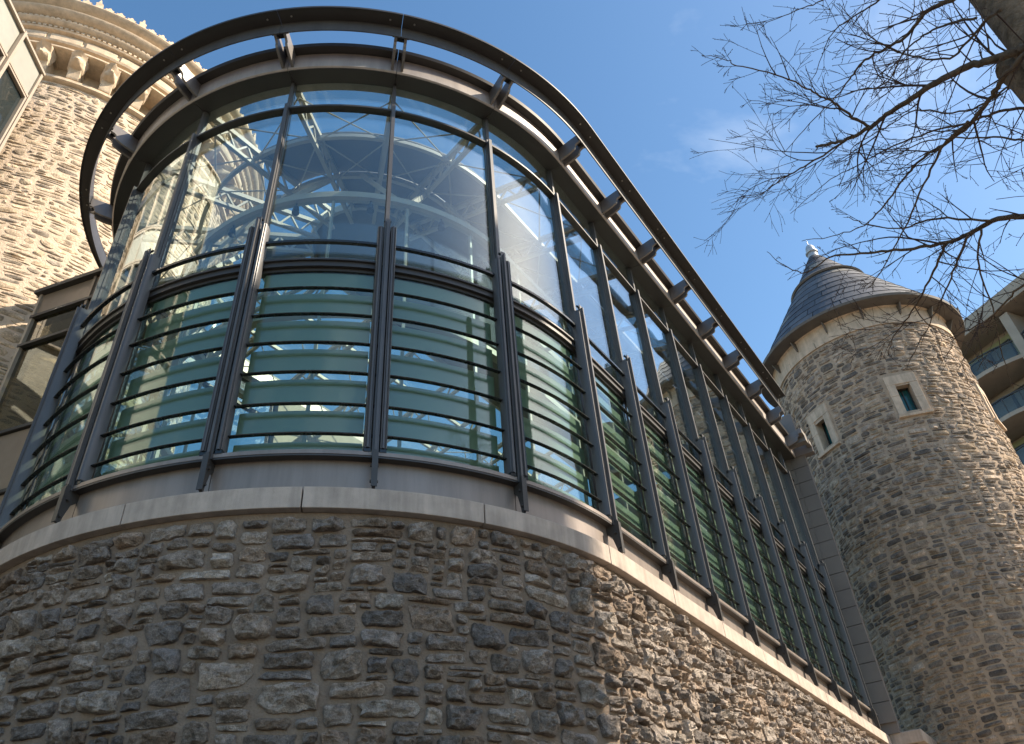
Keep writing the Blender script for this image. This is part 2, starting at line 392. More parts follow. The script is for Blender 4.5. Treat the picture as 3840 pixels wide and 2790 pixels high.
    for i in range(n): fs.append(((m_ - 2) * n + i, (m_ - 2) * n + (i + 1) % n, ce))
    return vs, fs
def lay_stones(parent, rects, mapf, rng, pal, mat, n, rings, gap, depth, wa, wf, rough, limit=300, rest_name='small_stones', craggy=0.0):
    """the stones that show largest become parts, the others one joined part"""
    items = []
    for rc in rects:
        uc, vc = (rc[0] + rc[2]) / 2, (rc[1] + rc[3]) / 2
        pp = []
        for (u, v) in ((rc[0], vc), (rc[2], vc), (uc, rc[1]), (uc, rc[3])):
            x = mapf(u, v, 0.0); pp.append(project(((x[0]) / U, (x[1]) / U, (x[2] - EYE) / U)))
        a = 0
        if all(pp):
            cx_ = sum(q[0] for q in pp) / 4; cy_ = sum(q[1] for q in pp) / 4
            a = abs((pp[1][0] - pp[0][0]) * (pp[3][1] - pp[2][1]) - (pp[1][1] - pp[0][1]) * (pp[3][0] - pp[2][0]))
            orient = ((pp[1][0] - pp[0][0]) * (pp[3][1] - pp[2][1]) - (pp[1][1] - pp[0][1]) * (pp[3][0] - pp[2][0]))
            if not (-30 < cx_ < 3870 and -30 < cy_ < 2820): a = 0
            if orient > 0 and parent.get('flip') is None: a = 0
        items.append((a, rc))
    items.sort(key=lambda t: -t[0])
    rest = MB()
    for idx, (a, rc) in enumerate(items):
        c0 = rng.choice(pal); f = rng.uniform(0.75, 1.25); cc = tuple(x * f for x in c0)
        if a > 0: vs, fs = stone_mesh(rc, mapf, rng, n, rings, gap, depth, wa, wf, rough, cc, craggy)
        else: vs, fs = stone_mesh(rc, mapf, rng, 10, [(1.0, 0), (0.94, 0.75), (0.55, 1.0), (0, 1.0)], gap, depth, wa, wf, rough, cc)
        if idx < limit and a > 0:
            mk('stone', vs, fs, mat, parent, smooth=22, cols=[cc] * len(vs), metres=True)
        else:
            rest.add(vs, fs, cc)
    if rest.v: rest.build(rest_name, mat, parent, smooth=22, metres=True, kind='stuff')

# ------------------------------------------------------------------ the setting: ground
g = mk('ground', [(-600, -600, -EYE / U - 0.004), (600, -600, -EYE / U - 0.004), (600, 600, -EYE / U - 0.004), (-600, 600, -EYE / U - 0.004)], [(0, 1, 2, 3)], 'asphalt', kind='structure')
pv = MB(); pv.box((-16, -24, -EYE / U), (30, 2.0, -EYE / U + 0.09)); pv.build('pavement', 'paving', kind='structure')  # out of view; made wide and pale to bounce warm light

# ------------------------------------------------------------------ rubble base wall with coping
rng = random.Random(7)
WO = 0.10                                            # wall face offset from the glass line
ZG = -EYE / U; ZW = 2.385
wall = empty('stone_base_wall', (XC, YC - RG, ZG), 'dark rubble stone base wall with rounded end and limestone coping under the glass pavilion', 'wall')
K0 = -3.6
def k_of_u(u):      # u metres from the far end of the curve along the wall face
    arc = (4 - K0) * R_(ST) * (RG + WO) * U
    return K0 + u / arc * (4 - K0) if u < arc else 4 + (u - arc) / U
UW = (4 - K0) * R_(ST) * (RG + WO) * U + (KE - 4 + 0.02) * U
HW = (ZW - ZG) * U
def wall_map(u, v, d):
    u = min(u, UW + 0.02); v = min(v, HW - 0.005)
    (x, y), (nx, ny) = stad(k_of_u(u), WO + d / U)
    return (x * U, y * U, ZG * U + EYE + v)
mb = MB(); nu, nv = 190, 34; vs = []
for j in range(nv + 1):
    for i in range(nu + 1):
        u = UW * i / nu; v = HW * j / nv
        vs.append(wall_map(u, v, 0.006 * noise.noise((u * 3, v * 3, 0)) if j < nv else 0))
fs = [(j * (nu + 1) + i, j * (nu + 1) + i + 1, (j + 1) * (nu + 1) + i + 1, (j + 1) * (nu + 1) + i) for j in range(nv) for i in range(nu)]
core = mk('mortar_face', vs, fs, 'mortar', wall, smooth=180, metres=True)
BASE_PAL = [(0.285, 0.243, 0.212), (0.305, 0.257, 0.22), (0.335, 0.28, 0.235), (0.355, 0.29, 0.237), (0.22, 0.193, 0.175), (0.325, 0.248, 0.19), (0.415, 0.355, 0.30), (0.27, 0.23, 0.20)]
kinds = [(0.8, 5, 8, 4, 6), (1.5, 4, 6, 3, 5), (3.8, 3, 8, 2, 3), (3.4, 3, 6, 1, 2), (1.0, 2, 3, 1, 2)]
rc = rubble(UW, HW, 0.066, 0.050, rng, kinds)
lay_stones(core, rc, wall_map, rng, BASE_PAL, 'stone', 26, [(1.0, 0), (0.992, 0.65), (0.93, 0.92), (0.80, 1.0), (0.66, 1.0), (0.50, 1.0), (0.33, 1.0), (0.16, 1.0), (0, 1.0)], 0.008, 0.068, 0.05, 1.8, 0.6, craggy=0.030)
# coping stones
J = [-3.7, -2.62, -1.57, -0.51, 0.547, 1.60, 2.69, 3.787] + [3.787 + 1.09 * i for i in range(1, 8)] + [KE + 0.14]
for a, b in zip(J[:-1], J[1:]):
    if b - a < 0.2: continue
    z1 = 2.532 + rng.uniform(-0.003, 0.003)
    sweep([(-0.02, 2.387), (0.165, 2.385), (0.165, z1), (-0.02, z1 + 0.006)], a + 0.004, b - 0.004, 10).build('coping_stone', 'coping', wall, bevel=0.006)

# ------------------------------------------------------------------ glass pavilion
pav = empty('glass_pavilion', (XC, YC, 2.5), 'dark metal and green glass pavilion with rounded end, louvres and overhanging sunshade ring', 'building')
# sill flashing, floor
for a in range(-4, 13):
    b = min(a + 1, KE)
    sweep([(-0.05, 2.545), (0.045, 2.545), (0.045, 2.80), (0.115, 2.815), (0.115, 2.845), (-0.05, 2.86)], a + 0.003, b - 0.003, 10).build('sill_flashing', 'sill', pav, smooth=35)
    sweep(rect(0.05, 0.112, 2.800, 2.812), a + 0.003, b - 0.003, 10).build('sill_shade_strip', 'metal_dark', pav)  # dark strip below the ledge: underside shade put into the colour
outl = [stad(k, -0.06)[0] for k in [KE - 0.02] + [4 - i * 0.4 for i in range(22)] + [KBE + 0.02]]
n_ = len(outl)
mk('floor_slab', [(x, y, 2.46) for x, y in outl] + [(x, y, 2.54) for x, y in outl], [tuple(range(n_)), tuple(range(2 * n_ - 1, n_ - 1, -1))] + [(i, n_ + i, n_ + (i + 1) % n_, (i + 1) % n_) for i in range(n_)], 'floor', pav)

BARS = [2.998, 3.250, 3.532, 3.812, 4.098, 4.375]
GB = [2.875, 3.066, 3.317, 3.611, 3.895, 4.188, 4.470, 4.72]
ZT0, ZT1 = 4.635, 4.735          # main transom
def bay(k0, k1, full):
    a, b = k0 + 0.022, k1 - 0.022
    g = lambda z0, z1, mt='glass': sweep(rect(-0.016, -0.006, z0, z1), a, b, 8).build('pane', mt, pav, smooth=35)
    g(2.862, ZT0, 'glass_low'); g(ZT1, 6.935); g(6.985, 7.455)
    tr = sweep([(-0.05, ZT0), (0.005, ZT0), (0.005, ZT0 + 0.03), (0.035, ZT0 + 0.03), (0.035, ZT1 - 0.02), (0.055, ZT1 - 0.018), (0.055, ZT1), (-0.05, ZT1)], a, b, 8).build('transom', 'metal_dark', pav, smooth=35)
    sweep([(-0.04, 6.935), (0.035, 6.935), (0.035, 6.96), (0.015, 6.985), (-0.04, 6.985)], a, b, 8).build('transom', 'metal_dark', pav, smooth=35)
    sweep([(-0.03, 7.456), (0.0, 7.435), (0.022, 7.418), (0.022, 7.44), (-0.03, 7.470)], a, b, 8).build('head_rail', 'metal_pale', pav, smooth=35)
    if not full: return
    sweep(rect(0.05, 0.085, 4.900, 4.925), a, b, 8).build('guard_rail', 'blade', pav, smooth=35)
    for z in BARS:
        sweep([(0.050, z), (0.083, z), (0.085, z + 0.004), (0.083, z + 0.008), (0.050, z + 0.008)], a - 0.006, b + 0.006, 8).build('louvre_blade', 'blade', pav, smooth=35)
    for i in range(7):
        z0 = GB[i] + (0.012 if i else 0.0); hgt = (GB[i + 1] - GB[i]) * (0.70 if i else 0.60)
        if i == 6: hgt = ZT0 - z0 - 0.004
        sweep(rect(-0.026, -0.021, z0, z0 + hgt), a + 0.055, b - 0.055, 8).build('frit_band', 'frit', pav, smooth=35)
for k in range(-4, 13):
    if k + 1 <= KE: bay(k, k + 1, k >= -3)
bay(12, KE - 0.02, True)
# back bays, seen through the glass only
kb = [-4.0, KB, KB - 1]
for a, b in zip(kb[1:], kb[:-1]): bay(a, b, False)
mb = MB(); mb.box((XC + 1.03, YC + RG - 0.12, 2.5), (XC + KE - 4, YC + RG + 0.1, 7.46)); mb.build('rear_wall', 'plaster', pav)
mb = MB(); mb.box((XC + KE - 4.02, YC - RG + 0.06, 2.5), (XC + KE - 3.95, YC + RG - 0.13, 7.9)); mb.build('end_wall', 'plaster', pav)
def bolt(mbx, p, d, r, h):
    p = Vector(p); d = Vector(d); mbx.cyl(p, p + d * h, r, r * 0.8, 8)
def mullion(k, full):
    fr = frame(k)
    mb = MB(); mb.box((-0.020, -0.042, 2.86), (0.020, -0.002, 7.46), fr)
    mb.box((-0.017, -0.002, ZT1), (0.017, 0.022, 7.46), fr)
    o = mb.build('mullion', 'metal', pav)
    if not full: return
    mb = MB(); mb.box((-0.009, 0.022, 4.95), (0.009, 0.056, 6.99), fr); mb.box((-0.017, 0.056, 4.95), (0.017, 0.063, 6.985), fr)
    mb.build('fin', 'metal', o)
    # lower carrier: two ribbed channels either side of a plate
    for s in (-1, 1):
        pr_ = [(0.028, 0.045), (0.078, 0.045), (0.078, 0.115), (0.072, 0.124), (0.064, 0.118), (0.058, 0.130), (0.046, 0.130), (0.041, 0.120), (0.034, 0.122), (0.028, 0.112)]
        mb = MB(); n = len(pr_); z0, z1 = 2.872, 5.09 + (0.02 if s > 0 else 0.0)
        vs = [fr(s * t, oo, z0) for t, oo in pr_] + [fr(s * t, oo, z1) for t, oo in pr_]
        fs = [tuple(range(n)), tuple(range(2 * n - 1, n - 1, -1))] + [(i, n + i, n + (i + 1) % n, (i + 1) % n) for i in range(n)]
        mb.add(vs, fs); c = mb.build('louvre_channel', 'metal', o, smooth=60)
        mb = MB(); mb.box((s * 0.030, 0.050, 2.842), (s * 0.076, 0.118, 2.870), fr); mb.build('channel_end_cap', 'blade', o)
    mb = MB(); mb.box((-0.009, 0.022, 2.83), (0.009, 0.150, 5.16), fr); mb.box((-0.022, 0.118, 2.80), (0.022, 0.127, 5.20), fr)
    mb.build('carrier_plate', 'metal', o)
    # bracket foot
    mb = MB(); mb.prism([(0.045, 2.84), (0.155, 2.84), (0.165, 2.565), (0.125, 2.548), (0.118, 2.60), (0.09, 2.70), (0.048, 2.74)], -0.011, 0.011, fr)
    mb.box((-0.020, 0.158, 2.555), (0.020, 0.166, 2.82), fr)
    mb.build('bracket', 'metal_dark', o)
    mb = MB()
    tdir = Vector(fr(1, 0, 0)) - Vector(fr(0, 0, 0)); ndir = Vector(fr(0, 1, 0)) - Vector(fr(0, 0, 0))
    for z, oo in ((2.60, 0.142), (2.73, 0.125)):
        for s in (-1, 1): bolt(mb, fr(s * 0.011, oo, z), tdir * s, 0.013, 0.016)
    for z in (3.0, 3.4, 3.9, 4.4, 4.85): bolt(mb, fr(0.004, 0.127, z), ndir, 0.006, 0.005)
    mb.build('bolts', 'metal_dark', o)
    mb = MB(); bolt(mb, fr(-0.03, 0.10, 5.19), tdir, 0.012, 0.06); mb.build('pivot_pin', 'blade', o)
for k in range(-4, 13): mullion(k, k >= -3)
for k in kb[1:]: mullion(k, False)
# eave
EK = [KBE, KB - 6, KB - 4, KB - 2, KB] + list(range(-4, 13)) + [KE]
for a, b in zip(EK[:-1], EK[1:]):
    sweep([(-0.12, 7.455), (-0.025, 7.455), (-0.025, 7.43), (0.17, 7.40), (0.185, 7.41), (0.185, 7.64), (-0.12, 7.66)], a + 0.0025, b - 0.0025, 10).build('eave_fascia', 'metal_pale', pav, smooth=35)
    sweep([(-0.018, 7.424), (0.166, 7.394), (0.166, 7.398), (-0.018, 7.428)], a + 0.0025, b - 0.0025, 10).build('eave_soffit', 'metal_dark', pav, smooth=35)  # thin dark sheet under the pale eave: its shade given as colour
    sweep([(0.10, 7.643), (0.262, 7.655), (0.275, 7.69), (0.27, 7.70), (-0.10, 7.72), (-0.10, 7.67)], a + 0.0025, b - 0.0025, 10).build('gutter_lip', 'metal_dark', pav, smooth=35)
# sunshade ring
RE = 10.83
ring = empty('sunshade_ring', (XC, YC - RG, 7.5), parent=pav)
for a, b in zip(EK[4:-1], EK[5:]):
    if a >= RE: break
    b = min(b, RE)
    sweep([(0.483, 7.748), (0.612, 7.748), (0.612, 7.738), (0.624, 7.738), (0.624, 7.764), (0.470, 7.764), (0.470, 7.750)], a + 0.0015, b - 0.0015, 14).build('ring_flange', 'metal_dark', ring, smooth=35)  # same metal as the web, coloured darker for the shaded underside
    sweep([(0.470, 7.565), (0.482, 7.565), (0.482, 7.7475), (0.470, 7.7475)], a + 0.0015, b - 0.0015, 14).build('ring_web', 'metal', ring, smooth=35)  # lighter colour than the flange stands for light on the web
    mb = MB()
    for kk in (a + 0.10, b - 0.10):
        (x, y), _ = stad(kk, 0.545); mb.cyl((x, y, 7.741), (x, y, 7.7485), 0.010, 0.010, 8)
    mb.build('bolts', 'bolt', ring)
for k in range(-4, 13):
    fr = frame(k)
    arm = [(0.187, 7.425), (0.30, 7.445), (0.385, 7.475), (0.40, 7.495), (0.402, 7.53), (0.425, 7.55), (0.468, 7.56), (0.468, 7.69), (0.187, 7.64)]
    e = empty('ring_arm', fr(0, 0.3, 7.4), parent=pav)
    for s in (-1, 1):
        mb = MB(); mb.prism(arm, s * 0.050 - 0.013, s * 0.050 + 0.013, fr); mb.build('arm_plate', 'metal_mid', e)
    mb = MB(); mb.box((-0.085, 0.455, 7.58), (-0.064, 0.469, 7.70), fr); mb.box((0.064, 0.455, 7.58), (0.085, 0.469, 7.70), fr); mb.box((-0.036, 0.40, 7.61), (0.036, 0.455, 7.63), fr)
    mb.build('arm_clip', 'metal_dark', e)
# cladding return beside the round tower, with the gutter boxes at its top
XR = XC + KE - 4 + 0.03
YF = YC - RG
for i in range(17):
    z0 = 2.70 + i * 0.30; z1 = z0 + 0.290
    mb = MB(); mb.box((XR, YF - 0.34, z0), (XR + 0.05, YF - 0.075, z1)); mb.build('cladding_panel', 'cladding', pav)
    mb = MB(); mb.box((XR, YF - 0.071, z0), (XR + 0.05, YF + 0.05, z1)); mb.build('cladding_panel', 'cladding', pav)
mb = MB(); mb.box((XR + 0.052, YF - 0.33, 2.55), (XR + 0.22, YF + 0.06, 8.4)); mb.build('corner_pier', 'cladding', pav)
mb = MB(); mb.box((XR - 0.9, YF - 0.02, 7.73), (XR + 0.04, YF + 0.03, 8.25)); mb.build('parapet_panel', 'cladding', pav)
for (xa, za) in ((XR - 0.42, 7.46), (XR - 0.02, 7.42)):
    mb = MB(); mb.box((xa, YF - 0.52, za), (xa + 0.16, YF - 0.19, za + 0.20)); mb.box((xa - 0.14, YF - 0.52, za + 0.10), (xa, YF - 0.44, za + 0.20))
    mb.build('gutter_box', 'cladding', pav, bevel=0.004)
# base wall return under the cladding
mb = MB(); mb.box((XR + 0.12, YF - 0.50, ZG), (XR + 1.5, YF - 0.05, 2.38)); ret = mb.build('return_wall', 'mortar', wall)
mb = MB(); mb.box((XR + 0.085, YF - 0.62, 2.384), (XR + 1.4, YF - 0.162, 2.56)); mb.build('coping_stone', 'coping', wall, bevel=0.02)
def ret_map(u, v, d): return ((XR + 0.12) * U - d, (YF - 0.05) * U - u, ZG * U + EYE + v)
lay_stones(ret, rubble(0.45 * U, (2.38 - ZG) * U, 0.06, 0.054, rng, kinds), ret_map, rng, BASE_PAL, 'stone', 12, [(1.0, 0), (0.95, 0.7), (0.6, 1.0), (0, 1.0)], 0.011, 0.03, 0.02, 2.2, 0.4, limit=60)

# --- roof and inner structure of the pavilion
roof = empty('roof', (XC, YC, 7.5), parent=pav)
RIN = 0.75
def roof_pt(k, s, dz=0.0):        # s 0 at the eave, 1 at the middle
    (x, y), (nx, ny) = stad(k, 0)
    d = 0.10 + s * (RG - RIN - 0.10)
    return (x - nx * d, y - ny * d, 7.50 + 0.52 * s + dz)
rk = [KE - 0.1] + list(range(12, -4, -1)) + [-4, KB] + [KB - i for i in range(1, 8)] + [KBE + 0.1]
for k in rk:
    mb = MB(); mb.bar(roof_pt(k, 0, -0.035), roof_pt(k, 1, -0.035), 0.060, 0.060); mb.bar(roof_pt(k, 0.04, -0.26), roof_pt(k, 1, -0.30), 0.045, 0.045)
    rt_ = mb.build('rafter', 'steel_white', roof)
    mb = MB()
    for q in range(7):
        s0, s1 = 0.04 + q * 0.137, 0.04 + (q + 0.5) * 0.137
        mb.bar(roof_pt(k, s0, -0.26 - 0.04 * s0), roof_pt(k, s1, -0.06), 0.022, 0.022); mb.bar(roof_pt(k, s1, -0.06), roof_pt(k, s1 + 0.0685, -0.26 - 0.04 * s1), 0.022, 0.022)
    mb.build('truss_web', 'steel_white', rt_)
for s, hh in ((0.33, 0.10), (0.66, 0.10), (0.99, 0.22)):
    d = 0.10 + s * (RG - RIN - 0.10); z = 7.50 + 0.52 * s - 0.16
    sweep(rect(-d - 0.022, -d + 0.022, z + hh * 0.45, z + hh), KBE + 0.1, KE - 0.1, 5).build('purlin', 'steel_white', roof, smooth=35)
opq = {3: (0.30, 0.98), 2: (0.30, 0.98), 1: (0.30, 0.98), 0: (0.30, 0.66), 4: (0.30, 0.98), 5: (0.30, 0.98), 6: (0.0, 0.66), 7: (0.30, 0.66), 8: (0.0, 0.98), 9: (0.0, 0.98), 10: (0.0, 0.98), 11: (0.0, 0.98), 12: (0.0, 0.98), -3: (0.66, 0.98)}
for a, b in zip(rk[1:], rk[:-1]):
    ka = int(round(a)); rng2 = opq.get(ka) if a >= -4 else None
    for s0, s1 in ((0.0, 0.33), (0.33, 0.66), (0.66, 0.99)):
        K = [a + (b - a) * i / 4 for i in range(5)]
        oq = bool(rng2 and s0 >= rng2[0] - 0.05 and s1 <= rng2[1] + 0.05)
        vs = []
        for k in K: vs += [roof_pt(k, s0 + 0.004), roof_pt(k, s1 - 0.004), roof_pt(k, s1 - 0.004, 0.02), roof_pt(k, s0 + 0.004, 0.02)]
        fs = [(3, 2, 1, 0), (16, 17, 18, 19)]
        for i in range(4):
            for j in range(4):
                p = i * 4 + j; q2 = i * 4 + (j + 1) % 4; fs.append((p, q2, q2 + 4, p + 4))
        mk('roof_panel' if oq else 'roof_pane', vs, fs, 'ceiling' if oq else 'glass_roof', roof)
for a, b in zip(rk[1:], rk[:-1]):
    for s0, s1 in ((0.02, 0.33), (0.33, 0.66)):
        mb = MB(); mb.cyl(roof_pt(a, s0, -0.11), roof_pt(b, s1, -0.11), 0.009, None, 6); mb.cyl(roof_pt(b, s0, -0.13), roof_pt(a, s1, -0.13), 0.009, None, 6); mb.build('brace_rod', 'steel_white', roof)
# ridge cap over the middle strip
cap = [(XC + KE - 4.1, YC - RIN), (XC, YC - RIN)] + [(XC - RIN * math.sin(R_(t)), YC - RIN * math.cos(R_(t))) for t in range(20, 180, 20)] + [(XC, YC + RIN), (XC + KE - 4.1, YC + RIN)]
n_ = len(cap)
mk('ridge_cap', [(x, y, 8.05) for x, y in cap] + [(x, y, 8.12) for x, y in cap], [tuple(range(n_)), tuple(range(2 * n_ - 1, n_ - 1, -1))] + [(i, n_ + i, n_ + (i + 1) % n_, (i + 1) % n_) for i in range(n_)], 'ceiling', roof)
# inner drum: ring beam, posts, glass, raking struts
drum = empty('inner_drum', (XC, YC, 2.55), parent=pav)
sweep(rect(-0.80, -0.71, 6.46, 6.54), KB, 9.0, 6).build('ring_beam', 'steel_white', drum, smooth=35)
sweep(rect(-0.82, -0.74, 4.86, 4.93), KB, 9.0, 6).build('ring_beam', 'steel_white', drum, smooth=35)
for k in range(-4, 9):
    fr = frame(k + 0.35)
    mb = MB(); mb.box((-0.014, -0.79, 2.55), (0.014, -0.76, 6.455), fr); mb.build('post', 'steel_white', drum)
    sweep(rect(-0.735, -0.725, 4.95, 6.42), k + 0.37, k + 1.33, 6).build('drum_pane', 'glass_clear', drum, smooth=35)
    if k % 2 == 0:
        for dk in (-0.75, 0.75):
            mb = MB(); a = fr(0, -0.78, 6.5); b = roof_pt(k + 0.35 + dk, 0.62, -0.16); mb.bar(a, b, 0.045, 0.055); mb.build('raking_strut', 'steel_white', drum)

for k in range(-4, 9):
    fr = frame(k + 0.85); c = Vector(fr(0, -0.76, 6.40))
    mb = MB(); mb.cyl(c, c - Vector((0, 0, 0.09)), 0.028, 0.040, 10); mb.cyl(c + Vector((0, 0, 0.06)), c, 0.008, None, 6); mb.build('spot_lamp', 'metal_dark', drum, smooth=40)
# ------------------------------------------------------------------ round towers
def ring_mesh(cx_, cy_, prof, a0, a1, n, closed=True):
    """profile [(r,z)] revolved between angles (degrees)"""
    mb = MB(); m_ = len(prof); vs = []
    full = abs(a1 - a0) >= 359.9
    cnt = n if full else n + 1
    for i in range(cnt):
        t = R_(a0 + (a1 - a0) * i / n)
        for r, z in prof: vs.append((cx_ + r * math.cos(t), cy_ + r * math.sin(t), z))
    fs = []
    for i in range(n):
        i2 = (i + 1) % cnt
        for j in range(m_ if closed else m_ - 1):
            j2 = (j + 1) % m_
            fs.append((i * m_ + j, i2 * m_ + j, i2 * m_ + j2, i * m_ + j2))
    if closed and not full: fs += [tuple(range(m_)), tuple(range(len(vs) - 1, len(vs) - m_ - 1, -1))]
    mb.add(vs, fs); return mb

# right: round tower with slate cone
TD, TA = 16.5, R_(2.75); TX, TY = TD * math.cos(TA), TD * math.sin(TA); TR = 1.928
tow = empty('round_stone_tower', (TX, TY, ZG), 'round buff stone tower with grey slate conical roof beyond the glass pavilion', 'tower')
TWIN = [(146.0, 7.98, 8.98), (199.5, 7.97, 8.95), (261.0, 7.97, 8.95)]
zs_ = [ZG, 0, 2, 4, 6, 8.10, 8.70, 9.6, 10.25]
angs = sorted(set([i * 4.0 for i in range(91)] + [a + d for a, _, _ in TWIN for d in (-5.0, 5.0)]))
vs = [(TX + TR * math.cos(R_(a)), TY + TR * math.sin(R_(a)), z) for a in angs for z in zs_]; fs = []
for i in range(len(angs) - 1):
    am = (angs[i] + angs[i + 1]) / 2
    for j in range(len(zs_) - 1):
        if j == 5 and any(abs(am - a) < 5.0 for a, _, _ in TWIN): continue      # window openings
        p = i * len(zs_) + j; fs.append((p, p + len(zs_), p + len(zs_) + 1, p + 1))
shaft = mk('shaft', vs, fs, 'mortar_warm', tow, smooth=180)
rngt = random.Random(21)
A0, A1 = 75.0, 290.0
UT = R_(A1 - A0) * TR * U; HT = (10.24 - ZG) * U
def tmap(u, v, d):
    a = R_(A0) + u / (TR * U); r = (TR * U + d); v = min(v, HT)
    return (TX * U + r * math.cos(a), TY * U + r * math.sin(a), ZG * U + EYE + v)
holes = []
for a, z0, z1 in TWIN:
    uc = R_(a - A0) * TR * U; holes.append((uc - 0.31 * U, (z0 - 0.02 - ZG) * U, uc + 0.31 * U, (z1 + 0.05 - ZG) * U))
TPAL = [(0.35, 0.275, 0.21), (0.38, 0.30, 0.23), (0.31, 0.245, 0.19), (0.41, 0.325, 0.25), (0.22, 0.185, 0.155), (0.14, 0.122, 0.108), (0.39, 0.295, 0.205), (0.32, 0.255, 0.20), (0.26, 0.215, 0.175), (0.19, 0.16, 0.137)]
tk = [(0.35, 5, 7, 3, 5), (3.0, 4, 10, 2, 3), (3.2, 4, 9, 1, 2), (1.4, 2, 4, 1, 2)]
rc = rubble(UT, HT, 0.066, 0.054, rngt, tk, holes)
lay_stones(shaft, rc, tmap, rngt, TPAL, 'stone_far', 11, [(1.0, 0), (0.94, 0.75), (0.55, 1.0), (0, 1.0)], 0.0065, 0.040, 0.06, 1.5, 0.4)
# frieze of dressed stones, fascia, eave
for i in range(16):
    a = 5 + i * 22.5
    ring_mesh(TX, TY, [(TR - 0.1, 10.25), (TR + 0.035, 10.25), (TR + 0.035, 10.42), (TR - 0.1, 10.42)], a + 0.15, a + 22.35, 6).build('frieze_stone', 'dressed', tow, smooth=35, bevel=0.006)
    ring_mesh(TX, TY, [(TR - 0.1, 10.42), (TR + 0.018, 10.42), (TR + 0.018, 10.70), (TR + 0.05, 10.72), (TR - 0.1, 10.72)], a + 10.2, a + 32.3, 6).build('frieze_stone', 'dressed', tow, smooth=35)
    # small gutter brackets
    t = R_(a + 10); fr = lambda q, r, z, t=t: (TX + r * math.cos(t) - q * math.sin(t), TY + r * math.sin(t) + q * math.cos(t), z)
    mb = MB(); mb.prism([(TR + 0.02, 10.48), (TR + 0.05, 10.48), (TR + 0.17, 10.70), (TR + 0.02, 10.70)], -0.015, 0.015, fr); mb.build('eave_bracket', 'lead', tow)
ring_mesh(TX, TY, [(TR - 0.05, 10.722), (TR + 0.22, 10.722), (TR + 0.345, 10.735), (TR + 0.36, 10.79), (TR + 0.30, 10.81), (TR - 0.05, 10.81)], 0, 360, 96).build('gutter', 'lead', tow, smooth=35)
# cone of slates
ZC0, RC0, ZC1, RC1, ZA, RA = 10.80, TR + 0.30, 13.02, 0.82, 14.30, 0.09
rf = ring_mesh(TX, TY, [(RC0 - 0.05, ZC0), (RC1 - 0.04, ZC1), (RA, ZA)], 0, 360, 64, closed=False).build('roof', 'lead', tow, smooth=60)
def slate_course(z0, r0, z1, r1, n, off, skip=None):
    st = 360 / n
    for i in range(n):
        a0 = off + i * st; mid = (a0 + st / 2) % 360
        if not 60 < mid < 305: continue
        c0 = rngt.choice([(0.075, 0.08, 0.095), (0.09, 0.097, 0.112), (0.063, 0.07, 0.084), (0.105, 0.108, 0.118), (0.08, 0.086, 0.10)])
        if rngt.random() < 0.05: c0 = (0.20, 0.19, 0.17)
        f = rngt.uniform(0.85, 1.15); c0 = tuple(x * f for x in c0)
        vs = []; m_ = 4; lift = rngt.uniform(0.0, 0.006)
        for j in range(m_ + 1):
            t = R_(a0 + 0.25 + (st - 0.5) * j / m_)
            for r, z in ((r0 + 0.022 + lift, z0 - 0.012), (r1 + 0.004, z1), (r1 - 0.01, z1), (r0 + 0.004, z0 - 0.016)):
                vs.append((TX + r * math.cos(t), TY + r * math.sin(t), z))
        fs = [(0, 1, 2, 3), (19, 18, 17, 16)]
        for j in range(m_):
            for q in range(4): fs.append((j * 4 + q, (j + 1) * 4 + q, (j + 1) * 4 + (q + 1) % 4, j * 4 + (q + 1) % 4))
        mk('slate', vs, fs, 'slate', rf, cols=[c0] * len(vs))
NC = 8
for c in range(NC):
    f0, f1 = c / NC, (c + 1) / NC
    slate_course(ZC0 + (ZC1 - ZC0) * f0, RC0 + (RC1 - RC0) * f0, ZC0 + (ZC1 - ZC0) * f1, RC0 + (RC1 - RC0) * f1, 22 if c < 5 else 16, rngt.uniform(0, 20))
for c in range(4):
    f0, f1 = c / 4, (c + 1) / 4
    slate_course(ZC1 + 0.05 + (ZA - ZC1 - 0.05) * f0, RC1 * 0.97 + (RA - RC1 * 0.97) * f0, ZC1 + 0.05 + (ZA - ZC1 - 0.05) * f1, RC1 * 0.97 + (RA - RC1 * 0.97) * f1, 12 if c < 2 else 8, rngt.uniform(0, 20))
ring_mesh(TX, TY, [(RC1 - 0.08, ZC1 - 0.05), (RC1 + 0.07, ZC1 - 0.05), (RC1 + 0.10, ZC1 - 0.01), (RC1 + 0.06, ZC1 + 0.04), (RC1 - 0.08, ZC1 + 0.07)], 0, 360, 48).build('roof_collar', 'lead', tow, smooth=50)
ring_mesh(TX, TY, [(0.0, ZA - 0.1), (0.14, ZA - 0.10), (0.125, ZA + 0.04), (0.115, ZA + 0.07), (0.155, ZA + 0.085), (0.160, ZA + 0.115), (0.120, ZA + 0.13), (0.122, ZA + 0.20), (0.112, ZA + 0.28), (0.085, ZA + 0.35), (0.045, ZA + 0.395), (0.012, ZA + 0.41), (0.009, ZA + 0.58), (0.0, ZA + 0.585)], 0, 360, 20, closed=False).build('finial', 'zinc', tow, smooth=50)
for a, q in ((118, 0.02), (262, 0.0)):
    t = R_(a); fr = lambda x, r, z, t=t: (TX + r * math.cos(t) - x * math.sin(t), TY + r * math.sin(t) + x * math.cos(t), z)
    mb = MB(); mb.prism([(RC0 - 0.02, ZC0), (RC0 + 0.06, ZC0 + 0.02), (RC0 + 0.08, ZC0 + 0.11), (RC0 + 0.05, ZC0 + 0.11), (RC0 + 0.03, ZC0 + 0.05), (RC0 - 0.05, ZC0 + 0.04)], -0.03, 0.03, fr); mb.build('snow_hook', 'lead', tow)
